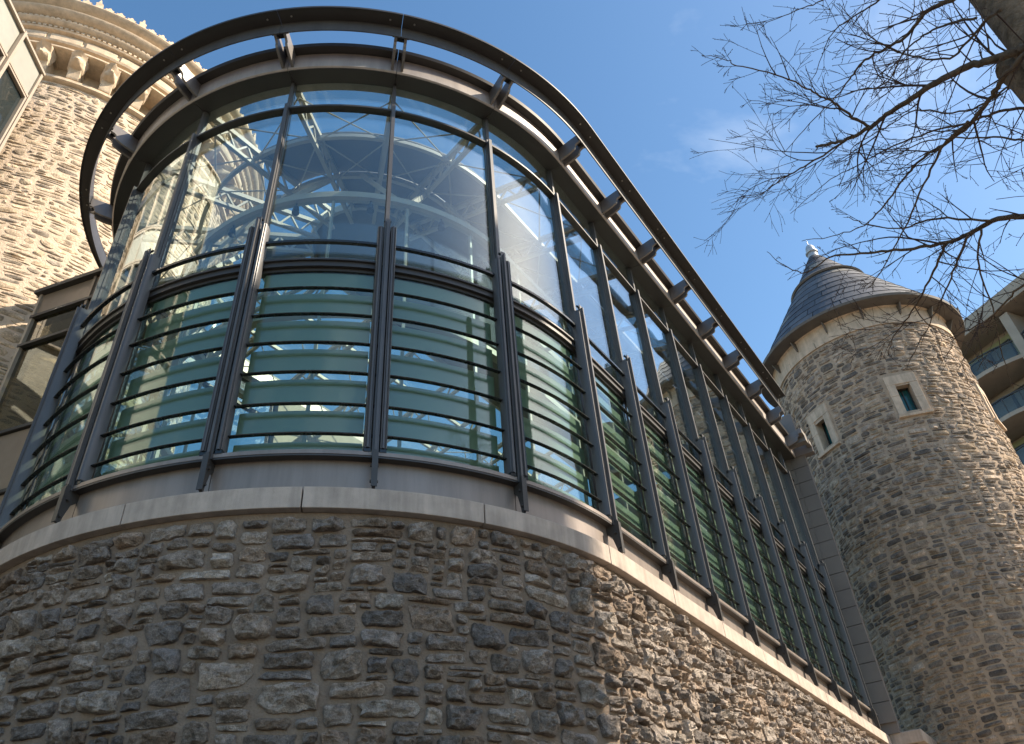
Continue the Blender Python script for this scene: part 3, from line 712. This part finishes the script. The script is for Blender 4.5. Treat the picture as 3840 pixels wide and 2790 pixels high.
# tower windows
for a, z0, z1 in TWIN:
    t = R_(a); fr = lambda x, r, z, t=t: (TX + (TR + r) * math.cos(t) - x * math.sin(t), TY + (TR + r) * math.sin(t) + x * math.cos(t), z)
    wn = empty('window', fr(0, 0, z0), parent=tow)
    hw_, ow = 0.135, 0.29
    mb = MB(); mb.box((-ow, -0.30, z0 + 0.075), (-hw_, 0.012, z0 + 0.50), fr); mb.build('jamb_stone', 'dressed', wn, bevel=0.006)
    mb = MB(); mb.box((-ow, -0.30, z0 + 0.503), (-hw_, 0.016, z1 - 0.215), fr); mb.build('jamb_stone', 'dressed', wn, bevel=0.006)
    mb = MB(); mb.box((hw_, -0.30, z0 + 0.075), (ow, 0.014, z0 + 0.40), fr); mb.build('jamb_stone', 'dressed', wn, bevel=0.006)
    mb = MB(); mb.box((hw_, -0.30, z0 + 0.403), (ow, 0.012, z1 - 0.215), fr); mb.build('jamb_stone', 'dressed', wn, bevel=0.006)
    mb = MB(); mb.box((-ow, -0.30, z1 - 0.212), (ow, 0.015, z1), fr); mb.build('lintel_stone', 'dressed', wn, bevel=0.006)
    mb = MB(); mb.prism([(-0.30, z0), (0.05, z0), (0.055, z0 + 0.05), (-0.30, z0 + 0.072)], -ow - 0.02, ow + 0.02, fr); mb.build('sill', 'dressed', wn, bevel=0.005)
    mb = MB(); mb.box((-hw_ + 0.002, -0.24, z0 + 0.075), (hw_ - 0.002, -0.22, z1 - 0.215), fr); mb.build('pane', 'glass_teal', wn)
    mb = MB()
    for p, q in (((-hw_, -0.215, z0 + 0.073), (-hw_ + 0.022, -0.19, z1 - 0.214)), ((hw_ - 0.022, -0.215, z0 + 0.073), (hw_, -0.19, z1 - 0.214)), ((-hw_, -0.216, z1 - 0.25), (hw_, -0.191, z1 - 0.213)), ((-hw_, -0.216, z0 + 0.073), (hw_, -0.191, z0 + 0.10)), ((-0.008, -0.217, z0 + 0.09), (0.008, -0.192, z1 - 0.22))):
        mb.box(p, q, fr)
    mb.build('frame', 'metal_dark', wn)

# left: the large tower with carved cornice
KD, KA = 12.0, R_(73.4); KX, KY = KD * math.cos(KA), KD * math.sin(KA); KR = 2.76; ZL = 11.55
keep = empty('corniced_stone_tower', (KX, KY, ZG), 'large sunlit cream stone tower with carved brackets and heavy cornice at upper left', 'tower')
kshaft = ring_mesh(KX, KY, [(KR, ZG + (ZL - ZG) * i / 10) for i in range(11)], 0, 360, 96, closed=False).build('shaft', 'mortar_cream', keep, smooth=180)
rngk = random.Random(5)
B0, B1 = 170.0, 350.0
UK = R_(B1 - B0) * KR * U; HK = (ZL - 0.01 - ZG) * U
def kmap(u, v, d):
    a = R_(B0) + u / (KR * U); r = (KR * U + d); v = min(v, HK)
    return (KX * U + r * math.cos(a), KY * U + r * math.sin(a), ZG * U + EYE + v)
KPAL = [(0.54, 0.43, 0.31), (0.50, 0.395, 0.285), (0.58, 0.46, 0.33), (0.43, 0.345, 0.255), (0.56, 0.43, 0.295), (0.50, 0.40, 0.29), (0.37, 0.305, 0.235), (0.31, 0.26, 0.21)]
rc = rubble(UK, HK, 0.064, 0.052, rngk, [(0.3, 4, 6, 3, 4), (2.6, 4, 9, 2, 3), (3.8, 4, 9, 1, 2), (1.2, 2, 4, 1, 2)])
lay_stones(kshaft, rc, kmap, rngk, KPAL, 'stone_far', 11, [(1.0, 0), (0.90, 0.7), (0.5, 1.0), (0, 1.0)], 0.009, 0.026, 0.075, 1.5, -0.35)
ring_mesh(KX, KY, [(KR - 0.1, ZL), (KR + 0.05, ZL + 0.01), (KR + 0.075, ZL + 0.03), (KR + 0.075, ZL + 0.085), (KR + 0.02, ZL + 0.10), (KR - 0.3, ZL + 0.10)], 0, 360, 120).build('ledge_moulding', 'carved', keep, smooth=35)
ring_mesh(KX, KY, [(KR - 0.4, ZL + 0.10), (KR - 0.15, ZL + 0.10), (KR - 0.15, 12.16), (KR - 0.4, 12.16)], 0, 360, 120).build('frieze_band', 'carved', keep, smooth=35)
ZS = 12.13
prof = [(KR - 0.30, ZS), (3.00, ZS), (3.015, ZS + 0.01), (3.015, ZS + 0.045), (2.97, ZS + 0.05), (2.965, ZS + 0.10), (3.03, ZS + 0.115), (3.045, ZS + 0.15), (3.0, ZS + 0.165), (2.985, ZS + 0.19), (2.99, ZS + 0.37), (3.06, ZS + 0.39), (3.075, ZS + 0.42), (3.03, ZS + 0.44), (3.02, ZS + 0.49), (3.08, ZS + 0.51), (3.13, ZS + 0.55), (3.14, ZS + 0.58), (3.07, ZS + 0.60), (3.06, ZS + 0.66), (3.15, ZS + 0.69), (3.22, ZS + 0.75), (3.23, ZS + 0.79), (3.17, ZS + 0.81), (3.18, ZS + 0.86), (3.28, ZS + 0.91), (3.31, ZS + 0.97), (3.30, ZS + 1.0), (3.1, ZS + 1.02), (KR - 0.3, ZS + 1.02)]
ring_mesh(KX, KY, prof, 0, 360, 144).build('cornice', 'carved', keep, smooth=40)
for i in range(36):        # raised panels and small dentils of the cornice, on the side in view
    a = i * 10.0
    if not 165 < a < 355: continue
    ring_mesh(KX, KY, [(2.95, ZS + 0.20), (3.012, ZS + 0.20), (3.012, ZS + 0.35), (2.95, ZS + 0.35)], a + 0.4, a + 9.2, 5).build('cornice_panel', 'carved', keep, bevel=0.008)
mb = MB()
for i in range(240):
    a = i * 1.5
    if not 165 < a < 355: continue
    t = R_(a); fr = lambda x, r, z, t=t: (KX + r * math.cos(t) - x * math.sin(t), KY + r * math.sin(t) + x * math.cos(t), z)
    mb.box((-0.022, 3.0, ZS + 0.445), (0.022, 3.068, ZS + 0.487), fr)
    mb.box((-0.026, 3.04, ZS + 0.608), (0.026, 3.115, ZS + 0.652), fr)
mb.build('dentils', 'carved', keep, kind='stuff')
def corbel(a):
    t = R_(a); fr = lambda x, r, z: (KX + (KR + r) * math.cos(t) - x * math.sin(t), KY + (KR + r) * math.sin(t) + x * math.cos(t), z)
    e = empty('corbel', fr(0, 0, ZL + 0.1), parent=keep)
    mb = MB(); mb.prism([(-0.16, ZL + 0.105), (0.07, ZL + 0.115), (0.085, ZL + 0.15), (0.11, ZL + 0.24), (0.145, ZL + 0.33), (0.15, ZL + 0.40), (0.15, ZL + 0.50), (-0.16, ZL + 0.50)], -0.088, 0.088, fr)
    mb.build('corbel_block', 'carved', e, bevel=0.01)
    # carved head: displaced block with volutes
    n = 9; vs = []; sd_ = rngk.uniform(0, 50)
    for i in range(n + 1):
        for j in range(n + 1):
            x = -0.135 + 0.27 * i / n; z = ZL + 0.29 + 0.27 * j / n
            q = noise.noise((x * 16 + sd_, z * 16, sd_)) * 0.045 + abs(noise.noise((x * 26, z * 26, sd_))) * 0.035
            lobe = 0.045 * math.cos(x * 26) + 0.03 * math.sin((z - ZL) * 38)
            edge = min(i, n - i, j, n - j)
            r = 0.20 + 0.10 * (j / n) * (1.0 if edge else 0.6) + q + (lobe if edge else 0)
            sq = 1.0 if edge else 1 + 0.15 * noise.noise((i * 1.3 + sd_, j * 1.7, 2))
            vs.append(fr(x * sq * (0.82 + 0.25 * j / n), max(0.02, r if edge else 0.06), z))
    fs = [(i * (n + 1) + j, (i + 1) * (n + 1) + j, (i + 1) * (n + 1) + j + 1, i * (n + 1) + j + 1) for i in range(n) for j in range(n)]
    b = len(vs)
    mk('carved_head', vs, fs, 'carved', e, smooth=40)
    mb = MB(); mb.box((-0.12, -0.16, ZL + 0.545), (0.12, 0.235, ZL + 0.583), fr); mb.build('abacus', 'carved', e, bevel=0.006)
CORB = []
for i in range(19):
    a = 173.5 + i * 9.5
    CORB.append(a); corbel(a)
# cresting
for i in range(56):
    a = 180 + i * 3.0
    t = R_(a); fr = lambda x, r, z, t=t: (KX + (3.26 + r) * math.cos(t) - x * math.sin(t), KY + (3.26 + r) * math.sin(t) + x * math.cos(t), z)
    hgt = 0.11 if i % 4 else 0.26
    hgt *= rngk.uniform(0.85, 1.15)
    z = ZS + 1.005
    wv = 0.062 if i % 4 else 0.05
    pts = [(-wv, z), (-wv * 0.9, z + hgt * 0.35), (-wv * 1.15, z + hgt * 0.5), (-wv * 0.45, z + hgt * 0.62), (-wv * 0.3, z + hgt * 0.85), (0, z + hgt), (wv * 0.3, z + hgt * 0.85), (wv * 0.45, z + hgt * 0.62), (wv * 1.15, z + hgt * 0.5), (wv * 0.9, z + hgt * 0.35), (wv, z)]
    n = len(pts); vs = [fr(x, -0.025, zz) for x, zz in pts] + [fr(x, 0.025, zz) for x, zz in pts]
    mk('cresting_ornament', vs, [tuple(range(n)), tuple(range(2 * n - 1, n - 1, -1))] + [(j, n + j, n + (j + 1) % n, (j + 1) % n) for j in range(n)], 'carved', keep)

# ------------------------------------------------------------------ link block between tower and pavilion
ax, ay = 2.55, 8.10; dx, dy = 0.262, -0.965; nx, ny = -0.965, -0.262
def lf(t, o, z): return (ax + dx * t + nx * o, ay + dy * t + ny * o, z)
link = empty('bronze_link_block', (ax, ay, ZG), 'narrow bronze clad glazed link beside the left edge of the pavilion', 'building')
mb = MB(); mb.box((0.0, -0.9, ZG), (1.05, -0.06, 3.9), lf); mb.build('base_wall', 'panel_bronze', link)
mb = MB(); mb.box((0.0, -0.9, 6.40), (1.05, -0.06, 6.74), lf); mb.build('roof_slab', 'panel_bronze', link)
mb = MB(); mb.box((-0.05, -0.95, 6.745), (1.07, 0.07, 6.80), lf); mb.build('roof_cap', 'metal_dark', link)
LZ = [(6.40, 6.74, 'panel_bronze', 'panel'), (5.96, 6.36, 'glass_link', 'pane'), (4.72, 5.92, 'glass_link', 'pane'), (3.95, 4.66, 'panel_bronze', 'panel'), (2.6, 3.9, 'panel_bronze', 'panel')]
for z0, z1, mt, nm in LZ:
    for t0, t1 in ((0.04, 0.80), (0.82, 1.05)):
        mb = MB(); mb.box((t0, -0.055, z0), (t1, -0.012 if nm == 'pane' else 0.0, z1), lf); mb.build(nm, mt, link)
for z in (6.38, 5.94, 4.69, 3.925):
    mb = MB(); mb.box((0.0, -0.05, z - 0.019), (1.05, 0.035, z + 0.019), lf); mb.build('transom', 'metal_dark', link)
for t in (0.0, 0.79, 1.04):
    mb = MB(); mb.box((t, -0.052, 2.6), (t + 0.035, 0.025, 6.742), lf); mb.build('mullion', 'panel_bronze' if t else 'frame_pale', link)

# ------------------------------------------------------------------ glazed bay at the top left corner
ox, oy = 1.60, 8.86; ex, ey = -0.80, -0.60; mx_, my_ = 0.60, -0.80
def of(t, o, z): return (ox + ex * t + mx_ * o, oy + ey * t + my_ * o, z)
ori = empty('glazed_bay', (ox, oy, 6.0), 'pale panelled glazed bay projecting in front of the tower at top left corner', 'building')
mb = MB(); mb.box((0.02, -1.6, ZG), (3.8, -0.06, 11.04), of); mb.build('core_wall', 'panel_pale', ori)
mb = MB(); mb.box((-0.02, -1.62, 11.045), (3.82, 0.05, 11.09), of); mb.build('roof_cap', 'frame_pale', ori)
for i in range(6):
    t0 = i * 0.63 + 0.035; t1 = t0 + 0.56
    for z0, z1, mt, nm in ((10.46, 11.04, 'panel_pale', 'panel'), (9.10, 10.38, 'glass_dark', 'pane'), (8.45, 9.02, 'panel_pale', 'panel'), (7.0, 8.37, 'glass_dark', 'pane')):
        mb = MB(); mb.box((t0, -0.055, z0), (t1, 0.0 if nm == 'panel' else -0.03, z1), of); mb.build(nm, mt, ori)
        if nm == 'pane':
            mb = MB()
            for p, q in (((t0, -0.029, z0), (t0 + 0.03, 0.02, z1)), ((t1 - 0.03, -0.029, z0), (t1, 0.02, z1)), ((t0 + 0.03, -0.029, z0), (t1 - 0.03, 0.021, z0 + 0.03)), ((t0 + 0.03, -0.029, z1 - 0.03), (t1 - 0.03, 0.021, z1))): mb.box(p, q, of)
            mb.build('window_frame', 'frame_pale', ori)
    mb = MB(); mb.box((i * 0.63 - 0.02, -0.05, 6.9), (i * 0.63 + 0.025, 0.06 if i else 0.03, 11.10 if i else 11.04), of); mb.build('fin', 'frame_pale', ori)
for z in (10.42, 9.06, 8.41):
    mb = MB(); mb.box((0.03, -0.05, z - 0.022), (3.78, 0.024, z + 0.022), of); mb.build('transom', 'frame_pale', ori)

# ------------------------------------------------------------------ apartment block on the far right
qx, qy = 32.87, -2.92; hx, hy = -0.54, -0.842; vx_, vy_ = -0.842, 0.54
def af(t, o, z): return (qx + hx * t + vx_ * o, qy + hy * t + vy_ * o, z)
apt = empty('apartment_block', (qx, qy, ZG), 'beige apartment block with curved balconies and glass railings behind the bare tree', 'building')
ZTOP = 21.3; FL = 2.15
mb = MB(); mb.box((-6, -7, ZG), (13, -1.25, ZTOP - 0.7), af); mb.build('core_wall', 'render_beige', apt)
mb = MB(); mb.box((-6.2, -7.1, ZTOP - 0.7), (13.2, 0.25, ZTOP), af); mb.build('parapet', 'render_beige', apt, bevel=0.03)
rnga = random.Random(3)
for f in range(9):
    z = ZTOP - 0.7 - FL * (f + 1)
    for i in range(5):
        t0 = -5.6 + i * 3.7; t1 = t0 + 3.3
        e = empty('balcony', af(t0, 0, z), parent=apt)
        # slab with a scalloped front
        n = 10; pts = [(t0, -1.2)] + [(t0 + (t1 - t0) * j / n, 0.0 + 0.55 * math.sin(math.pi * j / n)) for j in range(n + 1)] + [(t1, -1.2)]
        m_ = len(pts)
        vs = [af(a, o, z - 0.12) for a, o in pts] + [af(a, o, z + 0.05) for a, o in pts]
        mk('slab', vs, [tuple(range(m_)), tuple(range(2 * m_ - 1, m_ - 1, -1))] + [(j, m_ + j, m_ + (j + 1) % m_, (j + 1) % m_) for j in range(m_)], 'render_beige', e)
        for j in range(0, n, 2):
            a, b = pts[1 + j], pts[3 + j]
            p = Vector(af(a[0], a[1] - 0.06, z + 0.42)); q = Vector(af(b[0], b[1] - 0.06, z + 0.42))
            mb = MB(); mb.bar(p + (q - p) * 0.02, q - (q - p) * 0.02, 0.012, 0.62); mb.build('rail_pane', 'glass_rail', e)
        mb = MB()
        for j in range(0, n, 2): mb.bar(af(pts[1 + j][0], pts[1 + j][1] - 0.05, z + 0.78), af(pts[3 + j][0], pts[3 + j][1] - 0.05, z + 0.78), 0.05, 0.05)
        for j in range(0, n + 1, 2): mb.bar(af(pts[1 + j][0], pts[1 + j][1] - 0.05, z + 0.05), af(pts[1 + j][0], pts[1 + j][1] - 0.05, z + 0.76), 0.03, 0.03)
        mb.build('railing', 'metal_dark', e)
        mb = MB(); mb.box((t0 + 0.2, -1.248, z + 0.06), (t1 - 0.2, -1.20, z + FL - 0.2), af); mb.build('back_panel', 'olive' if (i + f) % 2 else 'render_beige', e)
        wn = empty('window', af(t0 + 1.0, -1.2, z + 0.1), parent=apt)
        for q in range(2):
            a0 = t0 + 0.55 + q * 1.05
            mb = MB(); mb.box((a0 + 0.06, -1.198, z + 0.14), (a0 + 0.99, -1.17, z + 1.65), af); mb.build('pane', 'glass_flat', wn)
            mb = MB()
            for p1, p2 in (((a0, -1.198, z + 0.1), (a0 + 0.06, -1.13, z + 1.7)), ((a0 + 0.99, -1.198, z + 0.1), (a0 + 1.05, -1.13, z + 1.7)), ((a0 + 0.06, -1.198, z + 1.65), (a0 + 0.99, -1.131, z + 1.7))): mb.box(p1, p2, af)
            mb.build('frame', 'metal_dark', wn)
    for i in range(6):
        t0 = -6.0 + i * 3.7
        mb = MB(); mb.box((t0, -1.25, z - 0.12), (t0 + 0.38, 0.0, z + FL - 0.13), af); mb.build('dividing_fin', 'render_beige', apt)

# ------------------------------------------------------------------ bare tree at the right
rngb = random.Random(11)
def ray_dir(px, py): return ((px - 1920) / FPX * right + (py - 1395) / FPX * down + fwd).normalized()
EYEV = Vector((0, 0, EYE))
def at(px, py, dist): return EYEV + ray_dir(px, py) * dist
def tube(mb, pts, rad, sides):
    pts = [Vector(p) for p in pts]; b = len(mb.v); n = len(pts); prev = None; vs = []
    for i in range(n):
        d = (pts[min(i + 1, n - 1)] - pts[max(i - 1, 0)]).normalized()
        if prev is None: x = d.cross(Vector((0.3, 0.2, 1)).normalized()).normalized()
        else:
            x = (prev - d * prev.dot(d))
            x = x.normalized() if x.length > 1e-5 else d.orthogonal().normalized()
        prev = x; y = d.cross(x)
        for s in range(sides):
            t = 2 * math.pi * s / sides; vs.append(tuple(pts[i] + rad[i] * (x * math.cos(t) + y * math.sin(t))))
    fs = [(i * sides + s, i * sides + (s + 1) % sides, (i + 1) * sides + (s + 1) % sides, (i + 1) * sides + s) for i in range(n - 1) for s in range(sides)]
    fs.append(tuple(range(sides))[::-1]); fs.append(tuple(range((n - 1) * sides, n * sides)))
    mb.add(vs, fs)
TDIST = 6.0; ta = R_(-20.3)
tx, ty = TDIST * math.cos(ta), TDIST * math.sin(ta)
tree = bpy.data.objects.new('bare_tree', None); col.objects.link(tree); tree.location = (tx, ty, 0); WL[tree.name] = Vector((tx, ty, 0))
tag(tree, 'bare leafless deciduous tree with dark trunk and fine twigs at right', 'tree')
mb = MB()
pts = []; rad = []
for i in range(30):
    z = i * 0.45; pts.append((tx + 0.06 * noise.noise((z * 0.4, 1, 0)), ty + 0.06 * noise.noise((z * 0.4, 5, 0)), z)); rad.append(0.40 * math.exp(-z * 1.6) + 0.33 - 0.012 * z + 0.012 * noise.noise((z * 2, 2, 7)))
tube(mb, pts, rad, 20); mb.build('trunk', 'trunk_bark', tree, smooth=180, metres=True)
# cut stub stem on the trunk's left
sa = R_(-18.6); sx_, sy_ = 6.2 * math.cos(sa), 6.2 * math.sin(sa)
mb = MB(); ztop = EYE + 6.2 * math.tan(R_(45.0))
tube(mb, [(tx, ty, 4.6), (sx_ * 0.7 + tx * 0.3, sy_ * 0.7 + ty * 0.3, 5.4), (sx_, sy_, 6.2), (sx_ + 0.01, sy_ + 0.02, ztop - 0.25), (sx_ + 0.02, sy_ + 0.04, ztop)], [0.26, 0.24, 0.22, 0.205, 0.21], 16)
mb.build('cut_limb', 'trunk_bark', tree, smooth=60, metres=True)
def c4(x, y): return (2600 + 0.6067 * x, 0.6067 * y)
LIMBS = [  # traced limbs: crop points, start radius, end radius (m), start distance, end distance
    ([(2090, 270), (2010, 310), (1850, 370), (1700, 410), (1500, 510), (1350, 610), (1200, 710), (1090, 785), (950, 860), (860, 885), (760, 905)], 0.044, 0.014, 8.2, 9.6),
    ([(950, 860), (830, 940), (700, 1020), (620, 1065), (550, 1100), (450, 1180), (380, 1215), (290, 1225)], 0.014, 0.003, 9.4, 9.8),
    ([(1090, 785), (980, 720), (870, 635), (790, 595), (700, 545), (510, 460), (270, 405), (210, 370), (50, 340)], 0.016, 0.0028, 9.2, 8.4),
    ([(1800, -180), (1600, 0), (1450, 60), (1380, 150), (1310, 230), (1200, 290), (1080, 360), (1000, 440), (940, 520), (870, 610), (720, 760), (560, 945)], 0.022, 0.003, 7.4, 8.6),
    ([(2150, 240), (2044, 340), (1920, 480), (1850, 590), (1750, 720), (1650, 820), (1520, 910), (1400, 990), (1300, 1100), (1180, 1270), (1060, 1390), (900, 1450), (670, 1490)], 0.026, 0.003, 7.0, 8.8),
    ([(2200, 1290), (2044, 1330), (1850, 1365), (1700, 1450), (1560, 1500), (1400, 1530), (1200, 1550), (1000, 1570), (850, 1590), (700, 1680), (560, 1640), (455, 1555)], 0.031, 0.003, 8.4, 9.8),
    ([(1850, 1365), (1500, 1350), (1300, 1410), (1080, 1390), (950, 1340)], 0.014, 0.004, 8.6, 9.2),
    ([(2200, 640), (2044, 665), (1850, 700), (1700, 760), (1450, 820), (1200, 920), (1000, 1030), (850, 1110), (600, 1320)], 0.018, 0.003, 8.8, 10.2),
    ([(2200, 900), (2044, 870), (1900, 850), (1650, 855), (1450, 870), (1250, 960), (1050, 1060), (900, 1200)], 0.012, 0.003, 8.2, 9.4),
    ([(1700, 750), (1540, 910), (1450, 1090), (1320, 1380), (1180, 1648), (1080, 1780)], 0.016, 0.004, 7.6, 8.6),
    ([(1900, 60), (1810, 120), (1700, 250), (1580, 360), (1350, 350), (1200, 290), (1030, 180), (900, 20)], 0.015, 0.003, 7.0, 8.4),
    ([(1560, 1500), (1500, 1650), (1420, 1800), (1330, 1960), (1240, 2080), (1200, 2200)], 0.016, 0.004, 8.8, 9.6),
    ([(1700, 1450), (1620, 1640), (1540, 1840), (1440, 2040), (1330, 2240)], 0.014, 0.003, 8.6, 9.2),
    ([(1780, 1420), (1760, 1640), (1850, 1900), (1900, 2150), (1980, 2400)], 0.012, 0.003, 8.2, 8.6),
    ([(2200, 1700), (2044, 1760), (1920, 1880), (1800, 1990), (1650, 2060), (1560, 2200)], 0.014, 0.003, 8.0, 8.8),
    ([(1300, -150), (1150, 0), (1000, 100), (860, 200), (820, 290), (720, 530)], 0.010, 0.003, 8.0, 9.0),
    ([(1750, 110), (1600, 140), (1450, 200), (1300, 330), (1180, 520), (1010, 560), (760, 640), (560, 650), (330, 615)], 0.011, 0.0026, 7.6, 9.0),
    ([(1000, -120), (800, 0), (650, 60), (500, 120), (330, 145)], 0.008, 0.0026, 8.4, 9.0),
    ([(2200, 430), (1980, 520), (1800, 640), (1600, 700), (1380, 680), (1240, 760), (1000, 900), (960, 1010), (900, 1160)], 0.014, 0.003, 9.2, 10.0),
]
tw = MB(); bud = 0
def smooth_path(P, sub):
    out_ = []
    for i in range(len(P) - 1):
        p0 = P[max(i - 1, 0)]; p1 = P[i]; p2 = P[i + 1]; p3 = P[min(i + 2, len(P) - 1)]
        for s in range(sub):
            t = s / sub
            out_.append(0.5 * ((2 * p1) + (p2 - p0) * t + (2 * p0 - 5 * p1 + 4 * p2 - p3) * t * t + (3 * p1 - p0 - 3 * p2 + p3) * t ** 3))
    out_.append(P[-1]); return out_
def rv(s): return Vector((rngb.gauss(0, s), rngb.gauss(0, s), rngb.gauss(0, s)))
def twig(p, d, length, r, lvl):
    n = max(4, int(length / 0.10)); n = min(n, 12); pts = [p.copy()]; d = d.normalized(); bend = rv(0.06)
    for i in range(n):
        d = (d + bend + rv(0.055) + Vector((0, 0, 0.015))).normalized()
        pts.append(pts[-1] + d * (length / n))
    rad = [max(r * (1 - 0.7 * i / n), 0.0023) for i in range(n + 1)]
    tube(tw, pts, rad, 4 if r > 0.004 else 3)
    # buds
    for i in range(2, n + 1):
        if rngb.random() < 0.55:
            q = pts[i]; e = (rv(1.0)).normalized() * 0.011
            tube(tw, [q, q + e * 0.6, q + e], [0.0030, 0.0036, 0.001], 3)
    if lvl > 0:
        k = rngb.randint(3, 5) if lvl > 2 else (rngb.randint(1, 3) if lvl > 1 else rngb.randint(0, 3))
        for _ in range(k):
            i = rngb.randint(1, n - 1); dd = (pts[i + 1] - pts[i]).normalized()
            ax_ = rv(1).cross(dd).normalized(); ang = R_(rngb.uniform(22, 55))
            nd = dd * math.cos(ang) + ax_ * math.sin(ang)
            twig(pts[i], nd, length * rngb.uniform(0.40, 0.70), max(rad[i] * 0.75, 0.0026), lvl - 1)
for P, r0, r1, d0, d1 in LIMBS:
    n = len(P)
    pts = [at(*c4(*q), d0 + (d1 - d0) * i / (n - 1)) for i, q in enumerate(P)]
    pts = smooth_path(pts, 5); m_ = len(pts)
    pts = [p + rv(0.005) if 0 < i < m_ - 1 else p for i, p in enumerate(pts)]
    rad = [r0 + (r1 - r0) * (i / (m_ - 1)) ** 0.8 for i in range(m_)]
    mb = MB(); tube(mb, pts, rad, 8 if r0 > 0.02 else 6); mb.build('limb', 'bark', tree, smooth=180, metres=True)
    i = 2
    while i < m_ - 1:
        dd = (pts[i + 1] - pts[i - 1]).normalized()
        seg = (pts[i + 1] - pts[i]).length
        ax_ = rv(1).cross(dd).normalized(); ang = R_(rngb.uniform(22, 55)); f = 1 - i / m_
        nd = dd * math.cos(ang) + ax_ * math.sin(ang)
        if r0 > 0.011 and f > 0.3 and rngb.random() < 0.34:
            twig(pts[i], nd, rngb.uniform(0.7, 1.5) * (0.25 + 0.85 * f), min(0.013, max(rad[i] * 0.6, 0.006)), 3)
        else:
            twig(pts[i], nd, rngb.uniform(0.25, 0.75) * (0.22 + 0.85 * f), min(0.0085, max(rad[i] * 0.55, 0.0034)), rngb.choice((1, 1, 2)))
        i += 2 if rngb.random() < 0.35 else 3
tw.build('twigs', 'twig', tree, metres=True, kind='stuff')

# ------------------------------------------------------------------ building across the street, behind the camera (shades the base wall)
nb = empty('street_building', (10, -16, ZG), 'narrow flat roofed buff brick building across the street, out of view behind the camera', 'building')
mb = MB(); mb.box((8.6, -22, ZG), (12.7, -12.5, 19.6)); mb.build('wall', 'brick_far', nb)
mb = MB(); mb.box((8.4, -22.2, 19.6), (12.85, -12.3, 19.9)); mb.build('cornice', 'coping', nb)
for f in range(8):
    for i in range(2):
        x = 8.95 + i * 2.0; z = 0.9 + f * 2.4
        mb = MB(); mb.box((x, -12.52, z), (x + 1.3, -12.46, z + 1.5)); mb.build('window', 'glass_dark', nb)

# two bare street trees behind the camera; their branches dapple the wall and show in the glass
def street_tree(label, x, y, hgt, seed):
    r_ = random.Random(seed)
    root = empty('street_tree', (x, y, ZG), label, 'tree', 'bare street trees behind the camera')
    limbs, tws = MB(), MB()
    def gv(q): return Vector((r_.gauss(0, q), r_.gauss(0, q), r_.gauss(0, q)))
    def grow(p, d, ln, r, lv):
        n = 6; pts = [p]; b = gv(0.07)
        for i in range(n):
            d = (d + b + gv(0.07) + Vector((0, 0, 0.05))).normalized(); pts.append(pts[-1] + d * ln / n)
        rad = [max(r * (1 - 0.6 * i / n), 0.005) for i in range(n + 1)]
        tube(limbs if lv > 2 else tws, pts, rad, 7 if lv > 2 else 4)
        if lv <= 0: return
        for q in range(r_.randint(3, 4)):
            i = r_.randint(2, n); dd = (pts[i] - pts[i - 1]).normalized(); a = gv(1).cross(dd).normalized(); an = R_(r_.uniform(25, 60))
            grow(pts[i], dd * math.cos(an) + a * math.sin(an), ln * r_.uniform(0.5, 0.72), max(rad[i] * 0.62, 0.006), lv - 1)
    b0 = Vector((x * U, y * U, 0)); tr = MB()
    tube(tr, [b0 + Vector((0, 0, hgt * 0.45 * i / 6)) for i in range(7)], [0.34 - 0.02 * i for i in range(7)], 14)
    tr.build('trunk', 'bark', root, smooth=180, metres=True)
    for q in range(6):
        an = 2 * math.pi * q / 6 + r_.random(); grow(b0 + Vector((0, 0, hgt * r_.uniform(0.30, 0.45))), Vector((math.cos(an) * 0.7, math.sin(an) * 0.7, 1)).normalized(), hgt * 0.30, 0.13, 4)
    limbs.build('limbs', 'bark', root, smooth=180, metres=True); tws.build('twigs', 'twig', root, metres=True, kind='stuff')
street_tree('bare street tree behind the camera near the brick building corner', 9.2, -7.2, 17.0, 4)
street_tree('bare street tree behind the camera further along the street', 12.4, -8.4, 15.0, 9)
